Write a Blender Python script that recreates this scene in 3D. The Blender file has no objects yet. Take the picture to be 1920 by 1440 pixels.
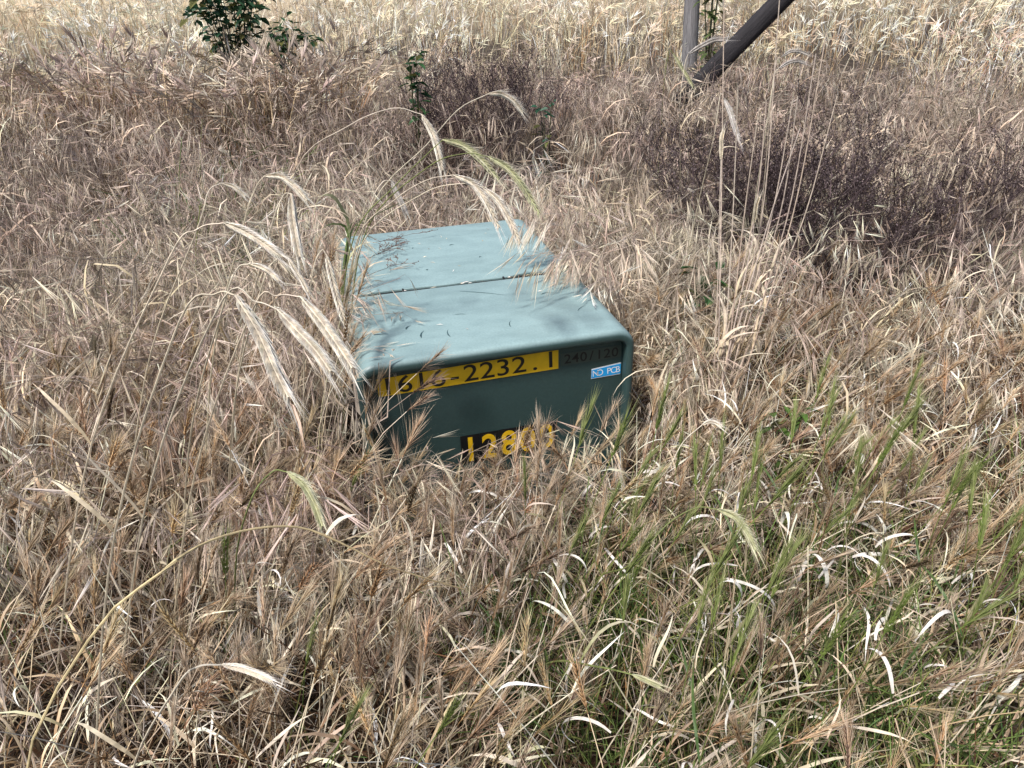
import bpy, bmesh, math, random
import numpy as np
from mathutils import Vector, Matrix, Euler

random.seed(7)
rng = np.random.default_rng(11)
scene = bpy.context.scene
col = scene.collection
R = math.radians

# ------------------------------------------------------------------ camera
CAM = np.array([-0.394, -1.796, 1.511])
YAW, PITCH, ROLL = 0.231, 0.509, 0.036
F = 1400.0                                    # focal length, in pixels of a 1920 wide picture
fw = np.array([math.sin(YAW)*math.cos(PITCH), math.cos(YAW)*math.cos(PITCH), -math.sin(PITCH)])
rt = np.array([math.cos(YAW), -math.sin(YAW), 0.0])
up = np.cross(rt, fw)
rt2 = math.cos(ROLL)*rt - math.sin(ROLL)*up
up2 = math.sin(ROLL)*rt + math.cos(ROLL)*up
cam_data = bpy.data.cameras.new("camera")
cam = bpy.data.objects.new("camera", cam_data)
col.objects.link(cam)
cam.matrix_world = Matrix(((rt2[0], up2[0], -fw[0], CAM[0]), (rt2[1], up2[1], -fw[1], CAM[1]),
                           (rt2[2], up2[2], -fw[2], CAM[2]), (0, 0, 0, 1)))
cam_data.sensor_width = 36
cam_data.lens = 36*F/1920
cam_data.clip_start = 0.02
cam_data.clip_end = 600
scene.camera = cam

# ------------------------------------------------------------------ light
SUN_EL, SUN_AZ = R(58), R(236)                # azimuth clockwise from +Y: behind the camera, to the left
world = bpy.data.worlds.new("World")
scene.world = world
world.use_nodes = True
wn = world.node_tree
sky = wn.nodes.new("ShaderNodeTexSky")
sky.sky_type = 'NISHITA'
sky.sun_disc = False
sky.sun_elevation = SUN_EL
sky.sun_rotation = SUN_AZ
sky.air_density = 1.0
sky.dust_density = 3.0
sky.ozone_density = 1.0
bg = wn.nodes["Background"]
bg.inputs["Strength"].default_value = 0.05
wn.links.new(sky.outputs["Color"], bg.inputs["Color"])
sun_d = bpy.data.lights.new("sun", 'SUN')
sun_d.energy = 2.0
sun_d.angle = R(8)
sun_d.color = (1.0, 0.97, 0.93)
sun = bpy.data.objects.new("sun", sun_d)
col.objects.link(sun)
sd = Vector((math.sin(SUN_AZ)*math.cos(SUN_EL), math.cos(SUN_AZ)*math.cos(SUN_EL), math.sin(SUN_EL)))
sun.rotation_euler = sd.to_track_quat('Z', 'Y').to_euler()
sun.location = (-3, -4, 6)
vs = scene.view_settings
vs.view_transform = 'Standard'
vs.look = 'None'
vs.exposure = 1.32
vs.gamma = 1
vs.use_curve_mapping = False
scene.cycles.use_denoising = True
scene.cycles.max_bounces = 4
scene.cycles.diffuse_bounces = 2
scene.cycles.transmission_bounces = 3
scene.cycles.caustics_reflective = False
scene.cycles.caustics_refractive = False


# ------------------------------------------------------------------ helpers
def terrain(x, y):
    x = np.asarray(x, float); y = np.asarray(y, float)
    t = y - 2.2
    rise = 0.085*np.where(t > 3, t, np.log1p(np.exp(np.clip(t*2.2, -30, 30)))/2.2)
    return rise + 0.02*np.sin(x*1.7 + 0.4)*np.sin(y*1.3 + 1.0) + 0.015*np.sin(x*3.9 - y*2.2)


def tag(o, label=None, cat=None, group=None, kind=None):
    if label: o["label"] = label
    if cat: o["category"] = cat
    if group: o["group"] = group
    if kind: o["kind"] = kind
    return o


def empty(name, loc=(0, 0, 0), rz=0.0):
    o = bpy.data.objects.new(name, None)
    o.empty_display_size = 0.05
    col.objects.link(o)
    o.location = loc
    o.rotation_euler = (0, 0, rz)
    return o


class Geo:
    """collects vertices, faces and a colour for each vertex"""
    def __init__(self):
        self.v = []; self.f = []; self.c = []

    def add(self, verts, faces, cols):
        n = len(self.v)
        self.v.extend([tuple(p) for p in verts])
        self.c.extend([tuple(k) for k in cols])
        self.f.extend([tuple(i + n for i in q) for q in faces])

    def ribbon(self, pts, widths, side, c0, c1=None):
        """flat blade along pts; a width of zero closes it to a point"""
        c1 = c0 if c1 is None else c1
        pts = np.asarray(pts, float); n = len(pts)
        side = np.asarray(side, float)
        if side.ndim == 1: side = np.tile(side, (n, 1))
        vs_, cs, ix = [], [], []
        for i in range(n):
            t = i/(n - 1)
            cc = [c0[k]*(1 - t) + c1[k]*t for k in range(3)]
            if widths[i] <= 1e-6:
                ix.append((len(vs_),)); vs_.append(pts[i]); cs.append(cc)
            else:
                ix.append((len(vs_), len(vs_) + 1))
                vs_.append(pts[i] - side[i]*widths[i]/2); vs_.append(pts[i] + side[i]*widths[i]/2)
                cs.append(cc); cs.append(cc)
        fs = []
        for a, b in zip(ix[:-1], ix[1:]):
            if len(a) == 2 and len(b) == 2: fs.append((a[0], a[1], b[1], b[0]))
            elif len(a) == 2: fs.append((a[0], a[1], b[0]))
            elif len(b) == 2: fs.append((a[0], b[1], b[0]))
        self.add(vs_, fs, cs)

    def tube(self, pts, radii, c0, c1=None, k=3):
        c1 = c0 if c1 is None else c1
        pts = np.asarray(pts, float); n = len(pts)
        vs_, cs, fs = [], [], []
        ref = np.array([0.31, 0.87, 0.19])
        for i in range(n):
            d = pts[min(i + 1, n - 1)] - pts[max(i - 1, 0)]
            d = d/(np.linalg.norm(d) + 1e-12)
            a = np.cross(d, ref); a /= np.linalg.norm(a) + 1e-12
            b = np.cross(d, a)
            t = i/(n - 1)
            cc = [c0[q]*(1 - t) + c1[q]*t for q in range(3)]
            for j in range(k):
                an = 2*math.pi*j/k
                vs_.append(pts[i] + (a*math.cos(an) + b*math.sin(an))*radii[i]); cs.append(cc)
        for i in range(n - 1):
            for j in range(k):
                j2 = (j + 1) % k
                fs.append((i*k + j, i*k + j2, (i + 1)*k + j2, (i + 1)*k + j))
        self.add(vs_, fs, cs)

    def diamond(self, p, d, length, width, side, c0, c1=None, fat=0.6):
        """a small seed husk: six-faced spindle"""
        c1 = c0 if c1 is None else c1
        d = d/np.linalg.norm(d); side = side - d*np.dot(side, d); side = side/(np.linalg.norm(side) + 1e-9)
        o = np.cross(d, side)
        m = p + d*length*0.4
        q = [p, m + side*width/2, m - side*width/4 + o*width*fat/2, m - side*width/4 - o*width*fat/2, p + d*length]
        self.add(q, [(0, 2, 1), (0, 3, 2), (0, 1, 3), (1, 2, 4), (2, 3, 4), (3, 1, 4)], [c0, c0, c0, c0, c1])

    def mesh(self, name, material, smooth=False):
        me = bpy.data.meshes.new(name)
        me.from_pydata(self.v, [], self.f)
        a = me.color_attributes.new("col", 'FLOAT_COLOR', 'POINT')
        cc = np.ones((len(self.v), 4), np.float32)
        cc[:, :3] = np.array(self.c, np.float32)
        a.data.foreach_set("color", cc.ravel())
        if smooth: me.polygons.foreach_set("use_smooth", [True]*len(me.polygons))
        me.materials.append(material)
        me.update()
        return me

    def build(self, name, material, parent=None, smooth=False):
        o = bpy.data.objects.new(name, self.mesh(name, material, smooth))
        col.objects.link(o)
        o.parent = parent
        return o


def merge(*gs):
    g = Geo()
    for q in gs: g.add(q.v, q.f, q.c)
    return g


def unit(v):
    v = np.asarray(v, float)
    return v/(np.linalg.norm(v) + 1e-12)


def smooth_path(pts, n):
    """Catmull-Rom through pts, n samples"""
    P = [np.asarray(p, float) for p in pts]
    P = [2*P[0] - P[1]] + P + [2*P[-1] - P[-2]]
    out = []
    m = len(P) - 3
    for i in range(n):
        t = i/(n - 1)*m
        k = min(int(t), m - 1); u = t - k
        a, b, c, d = P[k:k + 4]
        out.append(0.5*((2*b) + (c - a)*u + (2*a - 5*b + 4*c - d)*u*u + (3*b - a - 3*c + d)*u**3))
    return np.array(out)


def bend_path(length, n, a0, a1, phi=0.0, power=1.5, wob=0.0, start=(0, 0, 0)):
    """a stalk: leans a0 from the vertical at its foot and a1 at its tip, in the direction phi"""
    p = np.array(start, float); out = [p.copy()]
    for i in range(n):
        t = (i + 0.5)/n
        a = a0 + (a1 - a0)*t**power
        ph = phi + wob*math.sin(t*5 + phi*3)
        p = p + length/n*np.array([math.sin(a)*math.cos(ph), math.sin(a)*math.sin(ph), math.cos(a)])
        out.append(p.copy())
    return np.array(out)


def rnd(a, b): return random.uniform(a, b)


def jit(c, s=0.15):
    k = 1 + rnd(-s, s)
    return (c[0]*k*(1 + rnd(-.04, .04)), c[1]*k, c[2]*k*(1 + rnd(-.05, .05)))


# ------------------------------------------------------------------ materials
def new_mat(name):
    m = bpy.data.materials.new(name)
    m.use_nodes = True
    nt = m.node_tree
    return m, nt, nt.nodes["Principled BSDF"], nt.nodes["Material Output"]


def plant_mat(name, translucent=0.3, rough=0.6, spec=0.25, speckle=0.25):
    m, nt, b, out = new_mat(name)
    N, L = nt.nodes, nt.links
    a = N.new("ShaderNodeAttribute"); a.attribute_name = "col"
    c = a.outputs["Color"]
    if speckle > 0:
        tc = N.new("ShaderNodeTexCoord")
        nz = N.new("ShaderNodeTexNoise"); nz.inputs["Scale"].default_value = 60; nz.inputs["Detail"].default_value = 2
        L.new(tc.outputs["Object"], nz.inputs["Vector"])
        mr = N.new("ShaderNodeMapRange"); mr.inputs[1].default_value = 0.3; mr.inputs[2].default_value = 0.7
        mr.inputs[3].default_value = 1 - speckle; mr.inputs[4].default_value = 1 + speckle
        L.new(nz.outputs[0], mr.inputs[0])
        mv = N.new("ShaderNodeVectorMath"); mv.operation = 'SCALE'
        L.new(c, mv.inputs[0]); L.new(mr.outputs[0], mv.inputs["Scale"])
        c = mv.outputs[0]
    L.new(c, b.inputs["Base Color"])
    b.inputs["Roughness"].default_value = rough
    b.inputs["Specular IOR Level"].default_value = spec
    if translucent > 0:
        tr = N.new("ShaderNodeBsdfTranslucent")
        L.new(c, tr.inputs["Color"])
        ms = N.new("ShaderNodeMixShader"); ms.inputs[0].default_value = translucent
        L.new(b.outputs[0], ms.inputs[1]); L.new(tr.outputs[0], ms.inputs[2])
        L.new(ms.outputs[0], out.inputs["Surface"])
    return m


M_FIELD = plant_mat("dry_grass_field", 0.12, 0.6, 0.25, 0)
M_GRASS = plant_mat("dry_grass", 0.15)
M_GREEN = plant_mat("green_leaf", 0.3, 0.45, 0.35)
M_TWIG = plant_mat("dead_twig", 0.0, 0.8, 0.15)

# ------------------------------------------------------------------ ground
def ground_mat():
    m, nt, b, out = new_mat("dry_soil_and_thatch")
    N, L = nt.nodes, nt.links
    tc = N.new("ShaderNodeTexCoord")
    n1 = N.new("ShaderNodeTexNoise"); n1.inputs["Scale"].default_value = 9; n1.inputs["Detail"].default_value = 8
    n2 = N.new("ShaderNodeTexNoise"); n2.inputs["Scale"].default_value = 120; n2.inputs["Detail"].default_value = 4
    L.new(tc.outputs["Object"], n1.inputs["Vector"]); L.new(tc.outputs["Object"], n2.inputs["Vector"])
    cr = N.new("ShaderNodeValToRGB")
    cr.color_ramp.elements[0].position = 0.35; cr.color_ramp.elements[0].color = (0.02, 0.014, 0.01, 1)
    cr.color_ramp.elements[1].position = 0.7; cr.color_ramp.elements[1].color = (0.08, 0.055, 0.036, 1)
    ad = N.new("ShaderNodeMath"); ad.operation = 'ADD'
    ml = N.new("ShaderNodeMath"); ml.operation = 'MULTIPLY'; ml.inputs[1].default_value = 0.5
    L.new(n2.outputs[0], ml.inputs[0]); L.new(ml.outputs[0], ad.inputs[1])
    ml2 = N.new("ShaderNodeMath"); ml2.operation = 'MULTIPLY'; ml2.inputs[1].default_value = 0.5
    L.new(n1.outputs[0], ml2.inputs[0]); L.new(ml2.outputs[0], ad.inputs[0])
    L.new(ad.outputs[0], cr.inputs[0])
    # beyond the plants that are built one by one the field is bleached straw
    pos = N.new("ShaderNodeSeparateXYZ"); L.new(tc.outputs["Object"], pos.inputs[0])
    mr = N.new("ShaderNodeMapRange"); mr.inputs[1].default_value = 9; mr.inputs[2].default_value = 16
    L.new(pos.outputs[1], mr.inputs[0])
    mx = N.new("ShaderNodeMix"); mx.data_type = 'RGBA'
    mx.inputs[7].default_value = (0.52, 0.42, 0.28, 1)
    L.new(mr.outputs[0], mx.inputs[0]); L.new(cr.outputs[0], mx.inputs[6])
    L.new(mx.outputs[2], b.inputs["Base Color"])
    b.inputs["Roughness"].default_value = 0.95
    bp = N.new("ShaderNodeBump"); bp.inputs["Strength"].default_value = 0.7; bp.inputs["Distance"].default_value = 0.02
    L.new(ad.outputs[0], bp.inputs["Height"]); L.new(bp.outputs[0], b.inputs["Normal"])
    return m


def build_ground():
    xs = np.concatenate([[-400, -150, -60, -30], np.arange(-16, 20.1, 0.4), [30, 60, 150, 400]])
    ys = np.concatenate([[-300, -80, -20, -8], np.arange(-4, 24.1, 0.4), [30, 45, 70, 120, 250, 500]])
    X, Y = np.meshgrid(xs, ys)
    Z = terrain(X, np.minimum(Y, 30))
    nx, ny = len(xs), len(ys)
    v = np.stack([X, Y, Z], -1).reshape(-1, 3)
    f = [(j*nx + i, j*nx + i + 1, (j + 1)*nx + i + 1, (j + 1)*nx + i) for j in range(ny - 1) for i in range(nx - 1)]
    me = bpy.data.meshes.new("ground")
    me.from_pydata(v.tolist(), [], f)
    me.polygons.foreach_set("use_smooth", [True]*len(f))
    me.materials.append(ground_mat())
    o = bpy.data.objects.new("ground", me)
    col.objects.link(o)
    tag(o, "dry brown soil rising gently behind the box, under the grass", "ground", kind="structure")


build_ground()
# ------------------------------------------------------------------ the green transformer box
BW, BD, BH, BR = 0.80, 1.18, 0.60, 0.058     # width, depth, height, radius of the upper edges
HINGE_Y = 0.508


def paint_mat(name, dark, pale, rough=0.42):
    """old green enamel: chalky and dusty where it faces up, streaked lower down"""
    m, nt, b, out = new_mat(name)
    N, L = nt.nodes, nt.links
    tc = N.new("ShaderNodeTexCoord")
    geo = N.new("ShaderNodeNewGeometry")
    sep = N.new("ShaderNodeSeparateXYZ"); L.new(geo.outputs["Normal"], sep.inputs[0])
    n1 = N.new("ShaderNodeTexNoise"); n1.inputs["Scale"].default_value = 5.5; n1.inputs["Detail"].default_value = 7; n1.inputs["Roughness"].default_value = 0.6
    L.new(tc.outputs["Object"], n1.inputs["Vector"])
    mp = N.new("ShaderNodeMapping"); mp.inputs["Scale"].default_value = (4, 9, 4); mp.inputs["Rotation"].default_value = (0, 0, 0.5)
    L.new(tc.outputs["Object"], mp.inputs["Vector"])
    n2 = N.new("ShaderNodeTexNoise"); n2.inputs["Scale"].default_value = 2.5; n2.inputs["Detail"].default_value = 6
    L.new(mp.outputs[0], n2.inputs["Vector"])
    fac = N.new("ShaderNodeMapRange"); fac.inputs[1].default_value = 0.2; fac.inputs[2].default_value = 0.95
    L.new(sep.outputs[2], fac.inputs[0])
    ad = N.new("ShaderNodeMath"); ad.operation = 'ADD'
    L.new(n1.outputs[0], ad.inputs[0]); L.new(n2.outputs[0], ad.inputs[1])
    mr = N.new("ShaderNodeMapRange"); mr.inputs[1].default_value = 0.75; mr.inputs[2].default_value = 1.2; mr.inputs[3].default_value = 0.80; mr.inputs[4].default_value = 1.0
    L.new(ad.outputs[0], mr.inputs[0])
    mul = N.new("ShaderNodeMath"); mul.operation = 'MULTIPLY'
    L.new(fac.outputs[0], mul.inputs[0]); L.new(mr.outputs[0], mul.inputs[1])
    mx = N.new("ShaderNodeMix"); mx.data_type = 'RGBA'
    mx.inputs[6].default_value = (*dark, 1); mx.inputs[7].default_value = (*pale, 1)  # pale is chalk plus the sky's reflection put into the colour
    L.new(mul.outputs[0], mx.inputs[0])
    # fine specks of grit
    n3 = N.new("ShaderNodeTexNoise"); n3.inputs["Scale"].default_value = 160; n3.inputs["Detail"].default_value = 3
    L.new(tc.outputs["Object"], n3.inputs["Vector"])
    m3 = N.new("ShaderNodeMapRange"); m3.inputs[1].default_value = 0.3; m3.inputs[2].default_value = 0.75; m3.inputs[3].default_value = 0.9; m3.inputs[4].default_value = 1.1
    L.new(n3.outputs[0], m3.inputs[0])
    sc = N.new("ShaderNodeVectorMath"); sc.operation = 'SCALE'
    L.new(mx.outputs[2], sc.inputs[0]); L.new(m3.outputs[0], sc.inputs["Scale"])
    L.new(sc.outputs[0], b.inputs["Base Color"])
    rr = N.new("ShaderNodeMapRange"); rr.inputs[1].default_value = 0.3; rr.inputs[2].default_value = 0.7; rr.inputs[3].default_value = rough - 0.08; rr.inputs[4].default_value = rough + 0.14
    L.new(n2.outputs[0], rr.inputs[0]); L.new(rr.outputs[0], b.inputs["Roughness"])
    bp = N.new("ShaderNodeBump"); bp.inputs["Strength"].default_value = 0.035; bp.inputs["Distance"].default_value = 0.02
    L.new(n1.outputs[0], bp.inputs["Height"]); L.new(bp.outputs[0], b.inputs["Normal"])
    return m


def flat_mat(name, c, rough=0.4, grime=0.15):
    m, nt, b, out = new_mat(name)
    N, L = nt.nodes, nt.links
    tc = N.new("ShaderNodeTexCoord")
    nz = N.new("ShaderNodeTexNoise"); nz.inputs["Scale"].default_value = 22; nz.inputs["Detail"].default_value = 6
    L.new(tc.outputs["Object"], nz.inputs["Vector"])
    mr = N.new("ShaderNodeMapRange"); mr.inputs[1].default_value = 0.3; mr.inputs[2].default_value = 0.7; mr.inputs[3].default_value = 1 - grime; mr.inputs[4].default_value = 1.0
    L.new(nz.outputs[0], mr.inputs[0])
    sc = N.new("ShaderNodeVectorMath"); sc.operation = 'SCALE'; sc.inputs[0].default_value = c
    L.new(mr.outputs[0], sc.inputs["Scale"]); L.new(sc.outputs[0], b.inputs["Base Color"])
    b.inputs["Roughness"].default_value = rough
    return m


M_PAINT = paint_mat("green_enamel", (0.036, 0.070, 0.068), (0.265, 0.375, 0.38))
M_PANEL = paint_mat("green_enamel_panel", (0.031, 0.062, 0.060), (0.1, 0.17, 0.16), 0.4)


def profile(inset, top_inset=None, k=9, bottom=0.0):
    """rounded doorway outline, bottom left over the top to bottom right, in X and Z"""
    ti = inset if top_inset is None else top_inset
    hw, top = BW/2 - inset, BH - ti
    r = max(BR - (inset + ti)/2, 0.012)
    p = [(-hw, bottom), (-hw, top*0.45), (-hw, top - r)]
    for i in range(1, k + 1):
        a = math.pi - i/k*math.pi/2
        p.append((-hw + r + r*math.cos(a), top - r + r*math.sin(a)))
    for i in range(1, 28): p.append(((-hw + r)*(1 - i/28) + (hw - r)*i/28, top))
    for i in range(0, k + 1):
        a = math.pi/2 - i/k*math.pi/2
        p.append((hw - r + r*math.cos(a), top - r + r*math.sin(a)))
    p += [(hw, top*0.45), (hw, bottom)]
    return p


def loft(name, rings, material, parent, cap_last=False, cap_first=False):
    """rings: (y, inset, top inset)"""
    bm = bmesh.new()
    loops = []
    for ring in rings:
        y, i_, t_ = ring[:3]
        loops.append([bm.verts.new((x, y, z)) for x, z in profile(i_, t_)])
    n = len(loops[0])
    for a, b in zip(loops[:-1], loops[1:]):
        for j in range(n - 1): bm.faces.new((a[j], a[j + 1], b[j + 1], b[j]))
    if cap_last: bm.faces.new(loops[-1])
    if cap_first: bm.faces.new(list(reversed(loops[0])))
    bmesh.ops.recalc_face_normals(bm, faces=bm.faces)
    me = bpy.data.meshes.new(name)
    bm.to_mesh(me); bm.free()
    me.polygons.foreach_set("use_smooth", [True]*len(me.polygons))
    me.materials.append(material)
    o = bpy.data.objects.new(name, me)
    col.objects.link(o); o.parent = parent
    return o


def flat_sheet(name, pts, material, parent, y):
    me = bpy.data.meshes.new(name)
    t = 0.0006
    n = len(pts)
    v = [(x, y, z) for x, z in pts] + [(x, y + t, z) for x, z in pts]
    f = [tuple(range(n)), tuple(range(2*n - 1, n - 1, -1))] + [(i, i + n, (i + 1) % n + n, (i + 1) % n) for i in range(n)]
    me.from_pydata(v, [], f)
    me.materials.append(material)
    o = bpy.data.objects.new(name, me)
    col.objects.link(o); o.parent = parent
    return o


def lettering(chars, size, material, parent, y, bold=0.0, sx=1.0, name="character"):
    """chars: list of (character, x of centre, z of foot, turn); each one a flat mesh standing upright, facing -Y"""
    for ch, cx, cz, an in chars:
        if ch == " ": continue
        cu = bpy.data.curves.new("glyph", 'FONT')
        cu.body = ch; cu.size = size; cu.offset = bold; cu.resolution_u = 4
        cu.align_x = 'CENTER'; cu.extrude = 0.0
        ob = bpy.data.objects.new("glyph", cu)
        col.objects.link(ob)
        dg = bpy.context.evaluated_depsgraph_get()
        src = ob.evaluated_get(dg).to_mesh()
        v = []
        for p in src.vertices:
            x, z = p.co.x*sx, p.co.y
            v.append((cx + x*math.cos(an) - z*math.sin(an), y, cz + x*math.sin(an) + z*math.cos(an)))
        me = bpy.data.meshes.new(name)
        me.from_pydata(v, [], [tuple(p.vertices) for p in src.polygons])
        ob.evaluated_get(dg).to_mesh_clear()
        bpy.data.objects.remove(ob); bpy.data.curves.remove(cu)
        me.materials.append(material)
        o = bpy.data.objects.new(name, me)
        col.objects.link(o); o.parent = parent


def build_box():
    root = empty("transformer_box", (0, 0, 0))
    tag(root, "squat green metal electrical transformer box with numbered labels, half buried in grass", "transformer box")
    # hood: rounded sheet with a rolled lip round the recessed front
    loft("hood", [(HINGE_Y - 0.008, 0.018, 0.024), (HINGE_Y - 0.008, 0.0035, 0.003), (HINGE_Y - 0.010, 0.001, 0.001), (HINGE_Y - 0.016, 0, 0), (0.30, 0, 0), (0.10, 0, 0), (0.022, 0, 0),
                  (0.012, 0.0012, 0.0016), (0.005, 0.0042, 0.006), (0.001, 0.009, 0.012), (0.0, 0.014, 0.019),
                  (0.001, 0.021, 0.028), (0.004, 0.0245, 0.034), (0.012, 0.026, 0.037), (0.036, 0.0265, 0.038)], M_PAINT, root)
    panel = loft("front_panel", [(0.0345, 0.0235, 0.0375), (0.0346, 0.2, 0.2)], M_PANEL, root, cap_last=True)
    # bead of weld and sealant where panel and lip meet
    wp = [np.array([x, 0.033, z]) for x, z in profile(0.0285, 0.0405, k=12)]
    wp = smooth_path(wp, 150)
    g = Geo()
    g.tube(wp, [0.0022*(1 + 0.5*math.sin(i*1.7) + rnd(-.3, .4)) for i in range(len(wp))], (0.02, 0.04, 0.04), k=5)
    g.build("weld_bead", M_TWIG, root, True)
    # rear tank, a little smaller than the hood
    tank = loft("rear_tank", [(HINGE_Y + 0.021, 0.02, 0.026), (HINGE_Y + 0.021, 0.0075, 0.0065), (HINGE_Y + 0.023, 0.0065, 0.0055), (HINGE_Y + 0.028, 0.006, 0.005), (0.75, 0.006, 0.005), (1.0, 0.006, 0.005), (BD - 0.02, 0.006, 0.005),
                       (BD - 0.008, 0.008, 0.008), (BD - 0.002, 0.013, 0.013), (BD, 0.022, 0.022)], M_PAINT, root, cap_last=True)
    # the joint gapes where the sheet metal has been bent
    for v in tank.data.vertices:
        if v.co.y < HINGE_Y + .038 and v.co.z > BH - .06:
            x = v.co.x
            v.co.y += .017*math.exp(-((x - .215)/.055)**2) + .010*math.exp(-((x + .25)/.05)**2) + .0025*math.sin(x*31)
    # black strip painting the joint's shade, and the hinge tabs that bridge it
    gap_shade_strip = loft("seal", [(HINGE_Y - 0.0075, 0.010, 0.010), (HINGE_Y + 0.048, 0.0105, 0.0125)], flat_mat("rubber_seal", (0.006, 0.007, 0.007), 0.8), root)
    for x in (-0.205, 0.135, 0.19):
        bm = bmesh.new()
        bmesh.ops.create_cube(bm, size=1)
        bmesh.ops.scale(bm, vec=(0.006, 0.03, 0.007), verts=bm.verts)
        bmesh.ops.translate(bm, vec=(x, HINGE_Y + 0.006, BH - 0.0045), verts=bm.verts)
        bmesh.ops.bevel(bm, geom=bm.edges[:], offset=0.0012, segments=1, affect='EDGES')
        me = bpy.data.meshes.new("hinge_tab"); bm.to_mesh(me); bm.free()
        me.materials.append(bpy.data.materials["rubber_seal"])
        o = bpy.data.objects.new("hinge_tab", me); col.objects.link(o); o.parent = root
    # concrete pad
    bm = bmesh.new()
    bmesh.ops.create_cube(bm, size=1)
    bmesh.ops.scale(bm, vec=(BW + 0.06, BD + 0.06, 0.06), verts=bm.verts)
    bmesh.ops.translate(bm, vec=(0, BD/2, 0.0), verts=bm.verts)
    bmesh.ops.bevel(bm, geom=bm.edges[:], offset=0.012, segments=2, affect='EDGES')
    me = bpy.data.meshes.new("concrete_pad"); bm.to_mesh(me); bm.free()
    me.materials.append(flat_mat("concrete", (0.11, 0.10, 0.088), 0.9, 0.4))
    o = bpy.data.objects.new("concrete_pad", me); col.objects.link(o); o.parent = root

    # ---- labels on the recessed front
    ink = flat_mat("black_ink", (0.012, 0.012, 0.012), 0.5)
    y0 = 0.0328
    # long yellow number plate, tilted a little
    x0, x1 = -0.343, 0.176
    zb = lambda x: 0.4845 + (x - x0)*0.012
    top = lambda x: 0.540 + (x - x0)*0.024
    lab = flat_sheet("number_label", [(x0, zb(x0)), (0.0, zb(0)), (x1, zb(x1)), (x1, top(x1)), (x0, top(x0))],
                     flat_mat("yellow_vinyl", (0.90, 0.56, 0.016), 0.35, 0.24), root, y0)
    lab["label"] = "yellow strip reading 1616-2232.1"
    text = "1616-2232.1"
    xs = [-0.315 + i*(0.153 + 0.315)/10 for i in range(11)]
    lettering([(ch, x, zb(x) + 0.0035 + 0.005*(x - x0)/0.5, 0.018) for ch, x in zip(text, xs)], 0.074, ink, lab, y0 - 0.0006, 0.0004, 1.25)
    # dark green voltage label
    vl = flat_sheet("voltage_label", [(0.183, 0.498), (0.376, 0.4995), (0.374, 0.5385), (0.184, 0.5365)],
                    flat_mat("dark_green_vinyl", (0.046, 0.072, 0.062), 0.35), root, y0)
    vl["label"] = "dark green strip reading 240/120"
    lettering([(ch, 0.204 + i*0.0242, 0.5035, 0.008) for i, ch in enumerate("240/120")], 0.042, ink, vl, y0 - 0.0006, 0.0003, 1.08)
    # blue notice with white borders
    nl = flat_sheet("notice_label", [(0.277, 0.439), (0.376, 0.441), (0.377, 0.481), (0.278, 0.472)],
                    flat_mat("white_vinyl", (0.8, 0.82, 0.83), 0.4), root, y0)
    nl["label"] = "blue and white sticker reading NO PCB"
    flat_sheet("blue_field", [(0.2775, 0.4415), (0.3755, 0.444), (0.3762, 0.4772), (0.2782, 0.4682)],
               flat_mat("blue_vinyl", (0.015, 0.36, 0.80), 0.4, .2), nl, y0 - 0.0007)
    lettering([(ch, 0.2905 + i*0.0140, 0.4468 + i*0.0006, 0.05) for i, ch in enumerate("NO PCB")], 0.029,
              flat_mat("white_ink", (0.85, 0.87, 0.88), 0.5), nl, y0 - 0.0014, 0.0, 0.92)
    # black plates with yellow digits, one plate behind each
    blk = flat_mat("black_vinyl", (0.010, 0.010, 0.011), 0.35)
    yel = flat_mat("yellow_ink", (0.90, 0.55, 0.015), 0.4, 0.25)
    for i, ch in enumerate("12800"):
        xa = -0.126 + i*0.0585
        za = 0.2145 + i*0.0005
        pl = flat_sheet("digit_plate", [(xa, za), (xa + 0.0575, za), (xa + 0.0575, za + 0.098), (xa, za + 0.098)], blk, root, y0)
        pl["label"] = "black plate with a yellow digit " + ch
        lettering([(ch, xa + 0.029, za + 0.008, 0.0)], 0.118, yel, pl, y0 - 0.0006, 0.0022, 0.86, "digit")
    # scuffs and smears on the paint
    g = Geo()
    for (x, y, l, w, an) in [(-0.03, 0.44, 0.16, .004, -0.55), (-0.20, 0.13, .05, .006, 1.25), (-0.12, .11, .055, .004, 1.5), (-.235, .20, .03, .007, .9),
                             (-.08, .26, .035, .003, -.3), (.06, .12, .05, .003, 1.3), (.21, .33, .04, .005, .2), (.1, .75, .012, .009, .3),
                             (-.1, .68, .012, .008, 1.), (.02, .92, .02, .008, .1), (-.12, .93, .012, .008, .6), (.28, .17, .05, .003, .7)]:
        a = np.array([x, y, BH + 0.0006 - (0.005 if y > HINGE_Y else 0)])
        d = np.array([math.cos(an), math.sin(an), 0])
        s = np.array([-math.sin(an), math.cos(an), 0])
        p = [a + d*l*t + s*0.006*math.sin(t*3) for t in (0, .3, .65, 1)]
        g.ribbon(p, [w*.3, w, w*.7, 0], s, (0.045, 0.085, 0.095))
    g.build("scuff_marks", M_TWIG, root)
    return root


BOX = build_box()

# ------------------------------------------------------------------ grass: kinds of stalk
STRAW = (0.50, 0.40, 0.265)
PALE = (0.72, 0.635, 0.51)
BLEACHED = (0.84, 0.79, 0.71)
BROWN = (0.18, 0.108, 0.065)
MAUVE = (0.37, 0.31, 0.275)
RUSSET = (0.31, 0.19, 0.105)
GREEN = (0.105, 0.155, 0.04)
GREEN2 = (0.085, 0.15, 0.05)


def frame(d):
    d = unit(d)
    a = np.cross(d, [0.2, 0.4, 0.89]); a = unit(a)
    return a, np.cross(d, a)


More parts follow.
